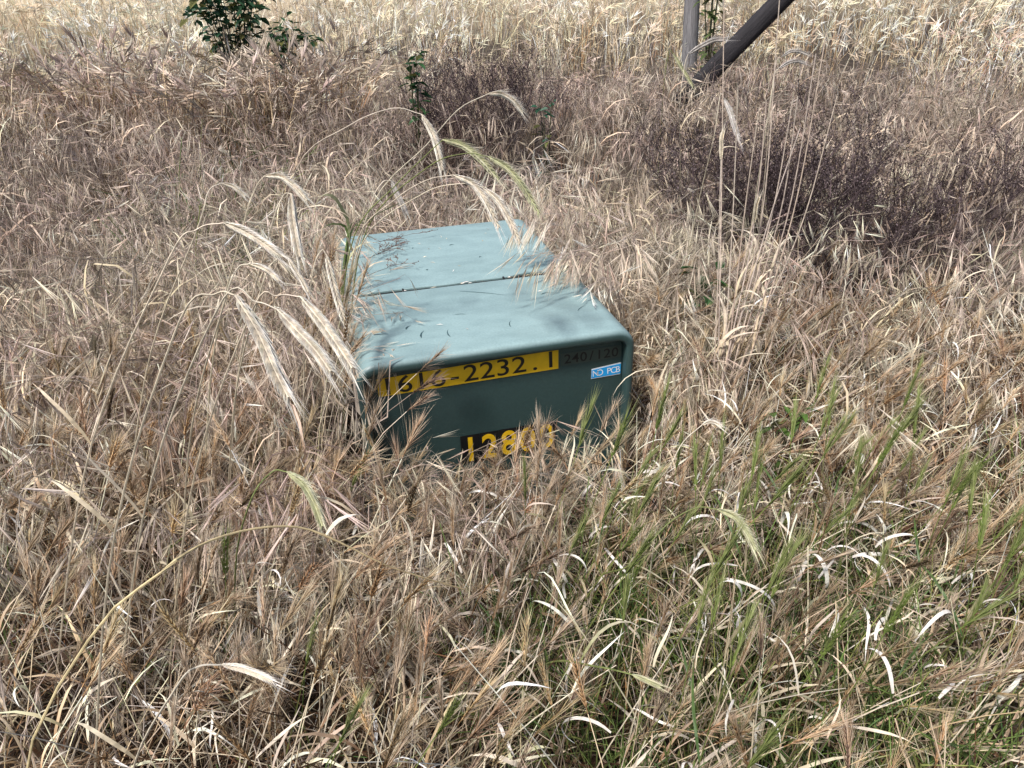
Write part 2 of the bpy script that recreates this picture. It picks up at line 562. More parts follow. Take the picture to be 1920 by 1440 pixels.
def leaf(g, start, length, a0, a1, phi, w, c0, c1, n=6, curl=0.0, wob=0.2):
    p = bend_path(length, n, a0, a1, phi, 1.3, wob, start)
    ph = phi + math.pi/2
    sides = [np.array([math.cos(ph + curl*i/n), math.sin(ph + curl*i/n), 0.35*math.sin(curl*i/n*1.7)]) for i in range(n + 1)]
    ws = [w*(0.55 + 0.45*min(1, i/1.5)) if i < n*0.55 else w*max(0.0, (n - i)/(n*0.45)) for i in range(n + 1)]
    g.ribbon(p, ws, np.array(sides), c0, c1)


def barley(green=False, spread=1.0, tall=0.4, dark=0.0):
    """wall barley: thin stem, a few limp leaves and a brush of awns. Returns stem, ear, skeleton"""
    s, e = Geo(), Geo()
    n = 6
    L = tall*rnd(0.85, 1.12)
    a0 = rnd(0.02, 0.35); a1 = rnd(0.25, 1.0) if not green else rnd(0.1, 0.5)
    p = bend_path(L, n, a0, a1, 0, 1.4, rnd(-.25, .25))
    cs = jit(random.choice((RUSSET, STRAW)) if not green else (0.20, 0.21, 0.075), .2); ct = jit(PALE if not green else (0.17, 0.21, 0.06), .2)
    s.tube(p, [0.0016*(1 - 0.4*i/n) for i in range(n + 1)], cs, ct)
    for k in range(random.choice((1, 2, 2, 3))):
        i = random.randint(1, 4)
        c = jit(random.choice((STRAW, PALE, RUSSET, PALE)) if not (green and random.random() < .6) else GREEN2, .25)
        leaf(s, p[i], rnd(0.08, 0.2), rnd(.2, .8), rnd(1.4, 3.3), rnd(0, 6.28), rnd(.004, .0075), c, jit(PALE if not green else GREEN, .2), 6, rnd(-2.5, 2.5))
    # ear
    d = unit(p[-1] - p[-2]); el = rnd(0.062, 0.095); m = 9
    core = jit(RUSSET, .25) if not green else jit((0.17, 0.23, 0.055), .15)
    if dark: core = jit((0.15, 0.10, 0.075), .2)
    a_, b_ = frame(d)
    droop = rnd(-0.15, 0.25)
    q = p[-1].copy(); dd = d.copy(); skel = list(p)
    e.tube([p[-1], p[-1] + d*el*.5, p[-1] + d*el*.96], [.0009, .0011, .0005], core)
    for k in range(m):
        t = k/(m - 1)
        dd = unit(dd + np.array([0, 0, -droop/m]) + a_*rnd(-.02, .02))
        q = q + dd*el/m
        for sgn in (-1, 1):
            si = a_*sgn*(1 if k % 2 == 0 else .8) + b_*rnd(-.4, .4)
            si = unit(si)
            hd = unit(dd + si*rnd(.25, .4))
            e.diamond(q, hd, rnd(.014, .019), .0044, si, core, jit(STRAW if not green else (0.24, 0.28, 0.08), .15))
            for w_ in range(3):
                an = spread*rnd(.15, .78)*(1.15 - .5*t)
                ra = rnd(-1.1, 1.1)
                rd = unit(si*math.cos(ra) + b_*math.sin(ra))
                ad = unit(dd*math.cos(an) + rd*math.sin(an))
                al = rnd(.045, .078)*(1.0 - .2*t)
                s0 = q + hd*.006
                bend = rd*al*rnd(-.06, .14)*spread
                ac0 = jit((0.34, 0.23, 0.14) if not green else (0.22, 0.27, 0.08), .25)
                ac1 = jit((0.62, 0.53, 0.42) if not green else (0.36, 0.38, 0.17), .2)
                e.ribbon([s0, s0 + ad*al + bend], [.0014, 0], unit(np.cross(ad, rd) + rd*rnd(-.5, .5)), ac0, ac1)
    skel.append(p[-1] + d*(el + .05))
    return s, e, np.array(skel)


def brome(tall=0.52, c_sp=None, droop=2.3, nb=9, husks=6, power=2.4):
    """ripgut brome: nodding head of long awned spikelets on thin branches"""
    s, e = Geo(), Geo()
    n = 7
    L = tall*rnd(.85, 1.12)
    p = bend_path(L, n, rnd(0.0, .25), rnd(droop*.55, droop*.95), 0, power, rnd(-.25, .25))
    cs = jit(MAUVE, .2)
    s.tube(p, [0.0016*(1 - .45*i/n) for i in range(n + 1)], jit(random.choice((RUSSET, STRAW)), .2), cs)
    for k in range(random.choice((1, 2, 2))):
        i = random.randint(1, 4)
        leaf(s, p[i], rnd(.12, .28), rnd(.2, .7), rnd(1.6, 3.2), rnd(0, 6.28), rnd(.004, .007), jit(STRAW, .3), jit(PALE, .2), 5, rnd(-2, 2))
    c0 = c_sp or random.choice((MAUVE, (0.46, .39, .33), (.33, .255, .22), (.62, .55, .46), (.62, .55, .46)))
    down = np.array([0, 0, -1.0])
    for k in range(nb):
        t = rnd(.60 if power < 3 else .74, 1.0)
        f = t*n; i = min(int(f), n - 1)
        o = p[i]*(1 - f + i) + p[i + 1]*(f - i)
        d = unit(p[i + 1] - p[i])
        ph = rnd(0, 6.28); a_, b_ = frame(d)
        sd = unit(a_*math.cos(ph) + b_*math.sin(ph))
        bl = rnd(.025, .085)
        d0 = unit(d*.8 + sd*rnd(.3, .8)); d1 = unit(d0*.5 + down*rnd(.25, 1.0) + sd*.2)
        q = [o, o + d0*bl*.5, o + d0*bl*.5 + d1*bl*.5]
        e.ribbon(q, [.0009, .0008, .0007], unit(np.cross(d0, sd) + sd*.3), cs)
        hd = unit(d1 + down*.6)
        ca = jit(c0, .25); cb = jit(PALE, .22)
        u_, v_ = frame(hd)
        for j in range(husks):
            an = rnd(.01, .17)
            rr = rnd(0, 6.28)
            r_ = u_*math.cos(rr) + v_*math.sin(rr)
            ad = unit(hd + r_*an)
            base = q[-1] + hd*.005*j
            l1, l2 = rnd(.020, .030), rnd(.045, .075)
            sw = unit(np.cross(ad, r_) + r_*rnd(-.7, .7))
            e.ribbon([base, base + ad*l1*.6, base + ad*(l1 + l2)], [.0010, .0024, 0], sw, ca, cb)
    return s, e, p


def blades(n=12, h=(.12, .3), cols=(STRAW, PALE, RUSSET, RUSSET, BROWN), w=(.0035, .008), flop=(1.0, 2.6), rad=.03):
    """a tuft of limp dry leaves and broken straws"""
    g = Geo()
    for k in range(n):
        c = jit(random.choice(cols), .3)
        ph = rnd(0, 6.28)
        st = np.array([rad*rnd(-1, 1), rad*rnd(-1, 1), 0])
        if random.random() < .35:
            p = bend_path(rnd(*h)*1.15, 4, rnd(.1, .6), rnd(.3, 1.5), ph, 1.2, 0, st)
            g.tube(p, [.0013]*5, c, jit(c, .2))
        else:
            leaf(g, st, rnd(*h), rnd(.05, .7), rnd(*flop), ph, rnd(*w), c, jit(c, .3), 6, rnd(-2.5, 2.5))
    return g


def tangle(n=16, size=.16, cols=(STRAW, PALE, RUSSET, RUSSET, BROWN, BROWN), h=.12):
    """fallen straw lying criss-cross"""
    g = Geo()
    for k in range(n):
        c = jit(random.choice(cols), .35)
        a = rnd(0, 6.28); el = rnd(-.35, .55)
        d = np.array([math.cos(a)*math.cos(el), math.sin(a)*math.cos(el), math.sin(el)])
        l = size*rnd(.5, 1.5)
        o = np.array([rnd(-1, 1)*size*.6, rnd(-1, 1)*size*.6, rnd(.01, h)])
        sag = np.array([rnd(-.2, .2)*l, rnd(-.2, .2)*l, -rnd(.0, .25)*l])
        p = [o - d*l/2 + sag*.8, o - d*l/6, o + d*l/6, o + d*l/2 + sag]
        if random.random() < .5:
            g.tube(p, [.0014, .0014, .0013, .0009], c, jit(c, .2))
        else:
            w = rnd(.0025, .006)
            g.ribbon(p, [w*.6, w, w, 0], unit([rnd(-1, 1), rnd(-1, 1), rnd(-.4, .4)]), c, jit(c, .2))
    return g


def far_tuft(h=.55, n=11, cols=(PALE, STRAW), w=.006, rad=.13, heads=8, hc=PALE):
    """field grass seen from afar: many stems and pale nodding heads"""
    g = Geo()
    for k in range(n):
        c = jit(random.choice(cols), .25); ph = rnd(0, 6.28)
        st = np.array([rad*rnd(-1, 1), rad*rnd(-1, 1), 0])
        p = bend_path(h*rnd(.55, 1.1), 4, rnd(0, .3), rnd(.3, 1.7), ph, 1.8, 0, st)
        g.ribbon(p, [w*.7, w*.7, w*.7, w*.6, 0], unit([math.sin(ph) + rnd(-.8, .8), -math.cos(ph) + rnd(-.8, .8), 0]), c, jit(c, .2))
        if k < heads:
            d = unit(p[-1] - p[-2]); a_, b_ = frame(d)
            for j in range(5):
                ad = unit(d + a_*rnd(-.5, .5) + b_*rnd(-.5, .5) + np.array([0, 0, -rnd(0, .7)]))
                o = p[-1] - d*rnd(0, .07)
                l = rnd(.05, .10)
                g.ribbon([o, o + ad*l*.4, o + ad*l], [.002, .007, 0], unit(np.cross(ad, a_) + b_*.5), jit(hc, .2), jit(PALE, .15))
    return g


PROTO = {}


def tri_arrays(g):
    V = np.array(g.v, np.float32); C_ = np.array(g.c, np.float32)
    T = []
    for f in g.f:
        T.append((f[0], f[1], f[2]))
        if len(f) == 4: T.append((f[0], f[2], f[3]))
    return V, C_, np.array(T, np.int32)


def protos(key, items):
    """items: (Geo, skeleton), the kinds of stalk that a stand of grass is grown from"""
    PROTO[key] = ([tri_arrays(g) for g, sk in items], [sk for g, sk in items])


BARLEY = [barley(False, s, t, dk) for s, t, dk in
          [(.8, .38, 0), (1.0, .42, 1), (1.3, .36, 0), (.7, .44, 1), (1.1, .34, 0), (1.6, .40, 0), (.9, .46, 0), (2.2, .36, 0), (1.2, .30, 1), (.6, .40, 0), (1.9, .33, 0), (1.0, .38, 0),
           (.8, .32, 1), (1.4, .44, 0), (.9, .40, 0), (1.1, .36, 1), (.7, .36, 0), (1.5, .42, 0)]]
GBARLEY = [barley(True, s, t) for s, t in [(.45, .36), (.55, .40), (.4, .33), (.6, .38), (.5, .42), (.45, .30)]]
protos("barley", [(merge(s, e), sk) for s, e, sk in BARLEY])
BR = [(.50, 2.3, 9), (.58, 2.6, 12), (.46, 2.0, 9), (.54, 2.8, 13), (.62, 2.4, 10), (.50, 1.6, 9), (.42, 2.5, 10), (.56, 2.1, 12), (.48, 3.0, 12), (.60, 1.9, 9), (.52, 2.6, 14), (.44, 2.2, 8), (.55, 2.9, 12), (.5, 2.5, 10), (.6, 2.7, 14)]
protos("brome", [(merge(s, e), sk) for s, e, sk in [brome(t, None, d, nb) for t, d, nb in BR]])
protos("bank", [(merge(s, e), sk) for s, e, sk in [brome(t, None, d, nb, 3) for t, d, nb in BR]])


def straw():
    g = Geo()
    L = rnd(.30, .52)
    p = bend_path(L, 5, rnd(.1, .5), rnd(.3, 1.3), 0, 1.3, rnd(-.3, .3))
    c = jit(random.choice((PALE, BLEACHED, STRAW, PALE)), .12)
    g.tube(p, [.0015, .0015, .0014, .0012, .0010, .0006], c, jit(c, .1))
    if random.random() < .5:
        leaf(g, p[random.randint(2, 4)], rnd(.08, .18), rnd(.3, 1.2), rnd(1.4, 3.0), rnd(0, 6.28), rnd(.003, .006), c, jit(BLEACHED, .08), 6, rnd(-3, 3))
    return g, p


protos("straw", [straw() for i in range(16)])
protos("tallbrome", [(merge(s, e), sk) for s, e, sk in [brome(rnd(.82, .98), None, rnd(2.4, 3.0), 14, 6, 5.0) for i in range(12)]])
protos("tallbarley", [(merge(s, e), sk) for s, e, sk in [barley(False, rnd(.7, 1.5), rnd(.60, .72), i % 3 == 0) for i in range(10)]])
Z1 = np.array([[0, 0, 0.1], [0, 0, .2]])
protos("tuft", [(blades(9, (.16, .40)), Z1) for i in range(14)])
protos("tangle", [(tangle(12, .2), Z1*.5) for i in range(14)])
protos("greentuft", [(blades(9, (.18, .40), (GREEN, GREEN2, GREEN, (.2, .22, .07), STRAW), (.0026, .0055), (.2, 1.4), .03), Z1) for i in range(7)])
protos("fartuft", [(far_tuft(hc=h_, cols=c_), Z1) for h_, c_ in [(PALE, (PALE, STRAW)), (PALE, (PALE, BLEACHED)), (MAUVE, (STRAW, MAUVE)), (BLEACHED, (PALE, STRAW)), (STRAW, (STRAW, RUSSET)), (PALE, (PALE, STRAW)), (PALE, (BLEACHED, STRAW))]])


# ------------------------------------------------------------------ scattering
def fan(density, r0, r1, half=R(50)):
    """random points on the ground in front of the camera; density is stalks for each square metre"""
    n = int(density*half*(r1*r1 - r0*r0))
    r = np.sqrt(rng.uniform(r0*r0, r1*r1, n)); a = rng.uniform(-half, half, n) + YAW
    return np.stack([CAM[0] + r*np.sin(a), CAM[1] + r*np.cos(a)], 1)


def tussocks(density, r0, r1, per, radius, half=R(50)):
    """stalks growing in fountains: positions, outward direction and the number of the tussock"""
    c = fan(density/per, r0, r1, half)
    k = np.repeat(np.arange(len(c)), rng.poisson(per, len(c)))
    a = rng.uniform(-math.pi, math.pi, len(k)); r = radius*np.abs(rng.normal(0, 1, len(k)))
    xy = c[k] + np.stack([r*np.cos(a), r*np.sin(a)], 1)
    return xy, a, k


def inside_box(P, m=0.008):
    return ((np.abs(P[..., 0]) < BW/2 + m) & (P[..., 1] > -m) & (P[..., 1] < BD + m) & (P[..., 2] < BH + m))


def clump(x, y, s=1.0, o=0.0):
    """slow variation over the meadow, -1 to 1"""
    return (np.sin(x*2.3*s + o) * np.cos(y*1.9*s - o*1.3) + .6*np.sin(x*5.1*s - y*3.7*s + o*2) + .4*np.sin(y*7.3*s + x*2.9*s + o))/2.0


def choose(key, xy, az_mean, az_spread, tilt=(.0, .3), scale=(.85, 1.15), weights=None, hmul=None, clear=True):
    """pick a source, turn and size for each point; turn again whatever would run through the box"""
    skels = PROTO[key][1]
    n = len(xy)
    w = np.ones(len(skels)) if weights is None else np.asarray(weights, float)
    idx = rng.choice(len(skels), n, p=w/w.sum())
    az = az_mean + az_spread*rng.uniform(-1, 1, n)
    ti = rng.uniform(tilt[0], tilt[1], n)
    sc = rng.uniform(scale[0], scale[1], n)
    if hmul is not None: sc = sc*hmul
    z = terrain(xy[:, 0], xy[:, 1]) - 0.004
    keep = ~inside_box(np.stack([xy[:, 0], xy[:, 1], np.zeros(n)], 1), .01)
    if clear:
        near = np.where(keep & (np.abs(xy[:, 0]) < BW/2 + .65) & (xy[:, 1] > -.65) & (xy[:, 1] < BD + .65))[0]
        for i in near:
            sk = skels[idx[i]]*sc[i]
            ok = False
            for t in range(14):
                ca, sa, ct, st = math.cos(az[i]), math.sin(az[i]), math.cos(ti[i]), math.sin(ti[i])
                x = sk[:, 0]*ct + sk[:, 2]*st; zz = -sk[:, 0]*st + sk[:, 2]*ct
                P = np.stack([xy[i, 0] + x*ca - sk[:, 1]*sa, xy[i, 1] + x*sa + sk[:, 1]*ca, z[i] + zz], 1)
                P = np.concatenate([P, (P[1:] + P[:-1])/2])
                if not inside_box(P, .022).any(): ok = True; break
                az[i] = rng.uniform(-math.pi, math.pi); ti[i] = rng.uniform(tilt[0], tilt[1])
            keep[i] = ok
    return dict(p=np.stack([xy[:, 0], xy[:, 1], z], 1)[keep], az=az[keep], ti=ti[keep], sc=sc[keep], idx=idx[keep])


def tints(n, base=(1, 1, 1), v=.22, hue=.06):
    k = np.exp(rng.normal(-.04, v*1.5, (n, 1)))
    return np.clip(np.array(base)*k*(1 + rng.uniform(-hue, hue, (n, 3))), 0, 1.6)


def scatter(name, key, S, tint, label, cat="grass", rest=False):
    """grow every stalk of a stand as real geometry in one mesh"""
    VV, CC, TT = [], [], []
    off = 0
    for i, (V, C_, T) in enumerate(PROTO[key][0]):
        m = np.where(S["idx"] == i)[0]
        if not len(m): continue
        ca, sa = np.cos(S["az"][m])[:, None], np.sin(S["az"][m])[:, None]
        ct, st = np.cos(S["ti"][m])[:, None], np.sin(S["ti"][m])[:, None]
        sc = S["sc"][m][:, None]
        x = (V[None, :, 0]*ct + V[None, :, 2]*st)*sc
        z = (-V[None, :, 0]*st + V[None, :, 2]*ct)*sc
        y = V[None, :, 1]*sc
        P = np.stack([x*ca - y*sa, x*sa + y*ca, z], -1) + S["p"][m][:, None, :]
        if rest:                                  # what droops onto the lid lies on it
            hit = inside_box(P, .003) & (P[..., 2] > BH - .24)
            P[..., 2] = np.where(hit, BH + .003 + .05*np.clip(P[..., 2] - BH + .24, 0, .24), P[..., 2])
        n = len(m); k = len(V)
        VV.append(P.reshape(-1, 3))
        CC.append((C_[None]*tint[m][:, None, :]).reshape(-1, 3))
        TT.append((T[None] + (off + np.arange(n)*k)[:, None, None]).reshape(-1, 3))
        off += n*k
    V = np.concatenate(VV).astype(np.float32); T = np.concatenate(TT).astype(np.int32)
    C4 = np.ones((len(V), 4), np.float32); C4[:, :3] = np.clip(np.concatenate(CC), 0, .92)
    me = bpy.data.meshes.new(name)
    me.vertices.add(len(V)); me.vertices.foreach_set("co", V.ravel())
    me.loops.add(T.size); me.loops.foreach_set("vertex_index", T.ravel())
    me.polygons.add(len(T))
    me.polygons.foreach_set("loop_start", np.arange(0, T.size, 3, dtype=np.int32))
    a = me.color_attributes.new("col", 'FLOAT_COLOR', 'POINT'); a.data.foreach_set("color", C4.ravel())
    me.materials.append(M_FIELD)
    me.update(calc_edges=True)
    o = bpy.data.objects.new(name, me)
    col.objects.link(o)
    tag(o, label, cat, kind="stuff")
    print("GRASS", name, len(S["p"]), len(T))
    return o


def sel(S, m): return {k: v[m] for k, v in S.items()}


def thin(xy, prob): return xy[rng.uniform(0, 1, len(xy)) < np.clip(prob, 0, 1)]


def sstep(a, b, x):
    t = np.clip((x - a)/(b - a), 0, 1)
    return t*t*(3 - 2*t)


def green_zone(X, Y): return sstep(-.30, .02, X + .25*(Y + 1))*(1 - sstep(-.62, -.30, Y))*(1 - .75*sstep(.55, .95, X))


def group_tint(k, n, base, v, hue=.05):
    """each tussock has its own shade, each stalk a little more"""
    tk = 1 + rng.uniform(-v, v, (k.max() + 1, 1)) + rng.uniform(-hue, hue, (k.max() + 1, 3))
    return np.clip(np.array(base)*tk[k]*np.exp(rng.normal(-.03, .30, (n, 1))), 0, 1.7)


def off_pad(S, m=.085, share=0.0):
    P = np.stack([S["p"][:, 0], S["p"][:, 1], 0*S["p"][:, 0]], 1)
    return sel(S, ~inside_box(P, m) | (rng.uniform(0, 1, len(P)) < share))


# --- fallen straw close to the ground
xy = fan(90, .15, 3.6)
S = off_pad(choose("tangle", xy, 0, math.pi, (0, .15), (.8, 1.4), clear=False))
scatter("thatch", "tangle", S, tints(len(S["p"]), (.36, .31, .27), .35), "fallen broken straw lying criss-cross under the standing grass", "straw")

xy = fan(80, .15, 3.8)
S = off_pad(choose("tuft", xy, 0, math.pi, (0, .25), (.75, 1.15)), .10, .15)
S = off_pad(S, .04)
scatter("leaf_tufts", "tuft", S, tints(len(S["p"]), (.52, .46, .41), .38), "limp dry leaves at the foot of the standing grass", "grass")

# --- wall barley, thickest in the foreground
xy, out, k = tussocks(230, .2, 3.0, 9, .07); X, Y = xy.T
den = .92*(1 - sstep(.2, 1.1, Y)) + .06
den = np.where((np.abs(X) < .45) & (Y > -.22), den*.6, den)
den = den*(1 - .45*green_zone(X, Y))
ok = rng.uniform(0, 1, len(xy)) < den
xy, out, k = xy[ok], out[ok], k[ok]; X, Y = xy.T
lean = np.where(X < 0.05, .75, .30) + .35*out
front = (np.abs(X) < .48) & (Y > -.30)
lean = np.where(front, np.where(rng.uniform(0, 1, len(X)) < .5, -.25, math.pi + .25), lean)
hm = 1.0 - .10*sstep(-.45, -.1, Y)*(np.abs(X) < .5) + .15*(X < -.45)
S = choose("barley", xy, lean, .9, (0, .45), (.8, 1.12), hmul=hm)
scatter("barley_grass", "barley", S, tints(len(S["p"]), (1.06, 1.0, .90), .28), "dry wall barley with brown bristly heads filling the foreground", "grass")

# --- brome, thickest to the left of the box and behind it
WEEDS = [(.82, 3.75, .45), (.32, 3.2, .32), (1.62, 1.50, .42), (1.95, 1.15, .42), (2.6, 1.1, .45)]


def off_weeds(xy):
    k = np.ones(len(xy), bool)
    for wx, wy, wr in WEEDS:
        dx, dy = xy[:, 0] - wx, xy[:, 1] - wy
        k &= (dx*dx + dy*dy > wr*wr) | (rng.uniform(0, 1, len(xy)) < .3)
        # thin the stand on the camera's side so that the weed shows
        cx, cy = CAM[0] - wx, CAM[1] - wy
        L = math.hypot(cx, cy); t = (dx*cx + dy*cy)/L; s_ = np.abs(dx*cy - dy*cx)/L
        k &= ~((t > 0) & (t < wr + .35) & (s_ < wr*.8)) | (rng.uniform(0, 1, len(xy)) < .55)
    return k


def brome_stand(name, key, xy, out, k, lean, mix, spread, scale, hm, base, label, clear=True, v=.22):
    order = np.argsort(rng.uniform(0, 1, len(xy)))
    xy, out, k, hm, lean = xy[order], out[order], k[order], hm[order], lean[order]
    S = choose(key, xy, lean + mix*((out - lean + math.pi) % (2*math.pi) - math.pi), spread, (0, .4), scale, hmul=hm, clear=clear)
    n = len(S["p"])
    kk = (np.floor(S["p"][:, 0]*4.5).astype(int)*31 + np.floor(S["p"][:, 1]*4.5).astype(int)*17) % 97
    t = group_tint(kk, n, (1, 1, 1), v)*(base(S["p"]) if callable(base) else np.array(base))
    return scatter(name, key, S, t, label)


xy, out, k = tussocks(165, .25, 4.2, 11, .055)
ok = off_weeds(xy); xy, out, k = xy[ok], out[ok], k[ok]; X, Y = xy.T
den = .22 + .78*sstep(-.5, .6, Y)
den = np.where(X < -.42, np.maximum(den, .30 + .6*sstep(-.9, -.3, Y)), den)
den = np.where((np.abs(X) < .5) & (Y < 0) & (Y > -.4), den*.8, den)
den = den*(1 - .6*green_zone(X, Y))
ok = rng.uniform(0, 1, len(xy)) < den
xy, out, k = xy[ok], out[ok], k[ok]; X, Y = xy.T
lean = np.where(X < -.3, -.3, np.where(Y > 1.0, -1.6, .3))
hm = .9 + .22*sstep(-.2, .8, Y) - .12*((X > .4) & (X < .62) & (Y < .3)) - .15*(Y < -.5) - .20*((np.abs(X) < .42) & (Y < 0)) + .22*((X < -.4) & (Y > -.3) & (Y < 1.2))
brome_stand("brome_grass", "brome", xy, out, k, lean, .75, .8, (.85, 1.15), hm, (1.02, .98, .95), "drooping mauve brown brome grass crowding round the green box")

# --- taller fountains of brome left of the box, behind it and to its right
xy, out, k = tussocks(62, 1.6, 4.6, 12, .05); X, Y = xy.T
ok = off_weeds(xy) & ((Y > .55) | (X < -.5)) & (Y > -.2)
xy, out, k = xy[ok], out[ok], k[ok]; X, Y = xy.T
brome_stand("tall_brome", "tallbrome", xy, out, k, np.where(X < -.4, -.4, -1.7), .9, .6, (.62, .88), np.ones(len(xy)), (1.0, .95, .92), "tall fountains of drooping brome grass behind and beside the box", True, .25)

# --- further brome and pale grass behind, towards the field
xy, out, k = tussocks(56, 4.0, 8.0, 9, .10)
ok = off_weeds(xy); xy, out, k = xy[ok], out[ok], k[ok]; X, Y = xy.T


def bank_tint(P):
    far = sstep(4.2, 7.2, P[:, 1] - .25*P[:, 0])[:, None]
    return np.array((.80, .74, .74))*(1 - far) + np.array((1.3, 1.23, 1.1))*far  # far end brightened in the tint to meet the sunlit field


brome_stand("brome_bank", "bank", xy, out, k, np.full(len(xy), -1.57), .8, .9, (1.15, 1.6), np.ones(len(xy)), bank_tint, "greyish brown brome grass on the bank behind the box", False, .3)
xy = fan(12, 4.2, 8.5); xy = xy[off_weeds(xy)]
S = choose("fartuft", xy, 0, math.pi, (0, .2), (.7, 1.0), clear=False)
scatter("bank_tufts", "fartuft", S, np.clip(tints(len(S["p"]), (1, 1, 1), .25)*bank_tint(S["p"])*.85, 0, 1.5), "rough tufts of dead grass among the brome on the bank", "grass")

# --- bleached field at the top, with sunlit brightness painted into its tint
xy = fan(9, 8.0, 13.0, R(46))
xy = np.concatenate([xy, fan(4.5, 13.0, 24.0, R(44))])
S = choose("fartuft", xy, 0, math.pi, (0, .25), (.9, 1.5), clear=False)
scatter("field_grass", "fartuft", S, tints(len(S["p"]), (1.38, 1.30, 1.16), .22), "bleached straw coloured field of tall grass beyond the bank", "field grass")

# --- long bleached straws leaning through the top of the stand
xy = fan(190, .2, 3.4); X, Y = xy.T
xy = thin(xy, np.where((np.abs(X) < .5) & (Y > -.3), .35, .9))
S = choose("straw", xy, .5, math.pi, (0, .75), (.75, 1.25))
scatter("loose_straws", "straw", S, tints(len(S["p"]), (1.16, 1.10, 1.0), .2), "long thin bleached straws leaning at all angles through the grass", "straw")

# --- green undergrowth in the lower right
xy = fan(430, .2, 2.6); X, Y = xy.T
den = green_zone(X, Y)*1.0 + .02
xy = thin(xy, den)
S = choose("greentuft", xy, 0, math.pi, (0, .3), (.8, 1.1))
scatter("green_grass", "greentuft", S, tints(len(S["p"]), (1, 1, 1), .25), "green grass blades still growing between the dry stalks", "grass")

# ------------------------------------------------------------------ posts
def wood_mat(name, c0, c1, rough=0.85, scale=(14, 14, 1.2)):
    m, nt, b, out = new_mat(name)
    N, L = nt.nodes, nt.links
    tc = N.new("ShaderNodeTexCoord")
    mp = N.new("ShaderNodeMapping"); mp.inputs["Scale"].default_value = scale
    L.new(tc.outputs["Object"], mp.inputs["Vector"])
    nz = N.new("ShaderNodeTexNoise"); nz.inputs["Scale"].default_value = 5; nz.inputs["Detail"].default_value = 8; nz.inputs["Roughness"].default_value = .65
    L.new(mp.outputs[0], nz.inputs["Vector"])
    cr = N.new("ShaderNodeValToRGB")
    cr.color_ramp.elements[0].position = .32; cr.color_ramp.elements[0].color = (*c0, 1)
    cr.color_ramp.elements[1].position = .68; cr.color_ramp.elements[1].color = (*c1, 1)
    L.new(nz.outputs[0], cr.inputs[0]); L.new(cr.outputs[0], b.inputs["Base Color"])
    b.inputs["Roughness"].default_value = rough
    bp = N.new("ShaderNodeBump"); bp.inputs["Strength"].default_value = .6; bp.inputs["Distance"].default_value = .01
    L.new(nz.outputs[0], bp.inputs["Height"]); L.new(bp.outputs[0], b.inputs["Normal"])
    return m


def timber(name, a, b, r0, r1, material, k=14, square=0.0, n=14):
    """a log from a to b: uneven, slightly flattened, closed at both ends; local Z runs along it"""
    a, b = Vector(a), Vector(b)
    L = (b - a).length
    bm = bmesh.new()
    rings = []
    for i in range(n + 1):
        t = i/n
        r = r0*(1 - t) + r1*t
        ring = []
        for j in range(k):
            an = 2*math.pi*j/k
            q = 1/max(abs(math.cos(an)), abs(math.sin(an)))
            rr = r*((1 - square) + square*min(q, 1.22))*(1 + .03*math.sin(an*3 + t*9) + rnd(-.012, .012))
            ring.append(bm.verts.new((rr*math.cos(an) + .006*math.sin(t*7), rr*math.sin(an) + .006*math.cos(t*5), t*L)))
        rings.append(ring)
    for p, q in zip(rings[:-1], rings[1:]):
        for j in range(k): bm.faces.new((p[j], p[(j + 1) % k], q[(j + 1) % k], q[j]))
    bm.faces.new(list(reversed(rings[0]))); bm.faces.new(rings[-1])
    me = bpy.data.meshes.new(name); bm.to_mesh(me); bm.free()
    me.polygons.foreach_set("use_smooth", [len(p.vertices) == 4 for p in me.polygons])
    me.materials.append(material)
    o = bpy.data.objects.new(name, me)
    col.objects.link(o)
    o.location = a
    o.rotation_mode = 'QUATERNION'
    o.rotation_quaternion = (b - a).to_track_quat('Z', 'Y')
    return o


pz = float(terrain(3.27, 5.5))
o = timber("fence_post", (3.275, 5.55, pz - .1), (3.245, 5.62, pz + 1.75), .078, .070, wood_mat("grey_post", (.10, .095, .10), (.27, .26, .265)))
tag(o, "weathered grey round fence post standing upright in the bleached field", "post")
lo, hi = np.array((2.70, 4.21, .62)), np.array((3.232, 3.895, 1.301))
d = unit(hi - lo)
o = timber("timber_brace", lo - d*.22, hi + d*1.0, .076, .072, wood_mat("dark_timber", (.006, .005, .007), (.026, .022, .026), .75), 16, .75)
tag(o, "thick dark timber slanting up to the right out of the grass", "timber")


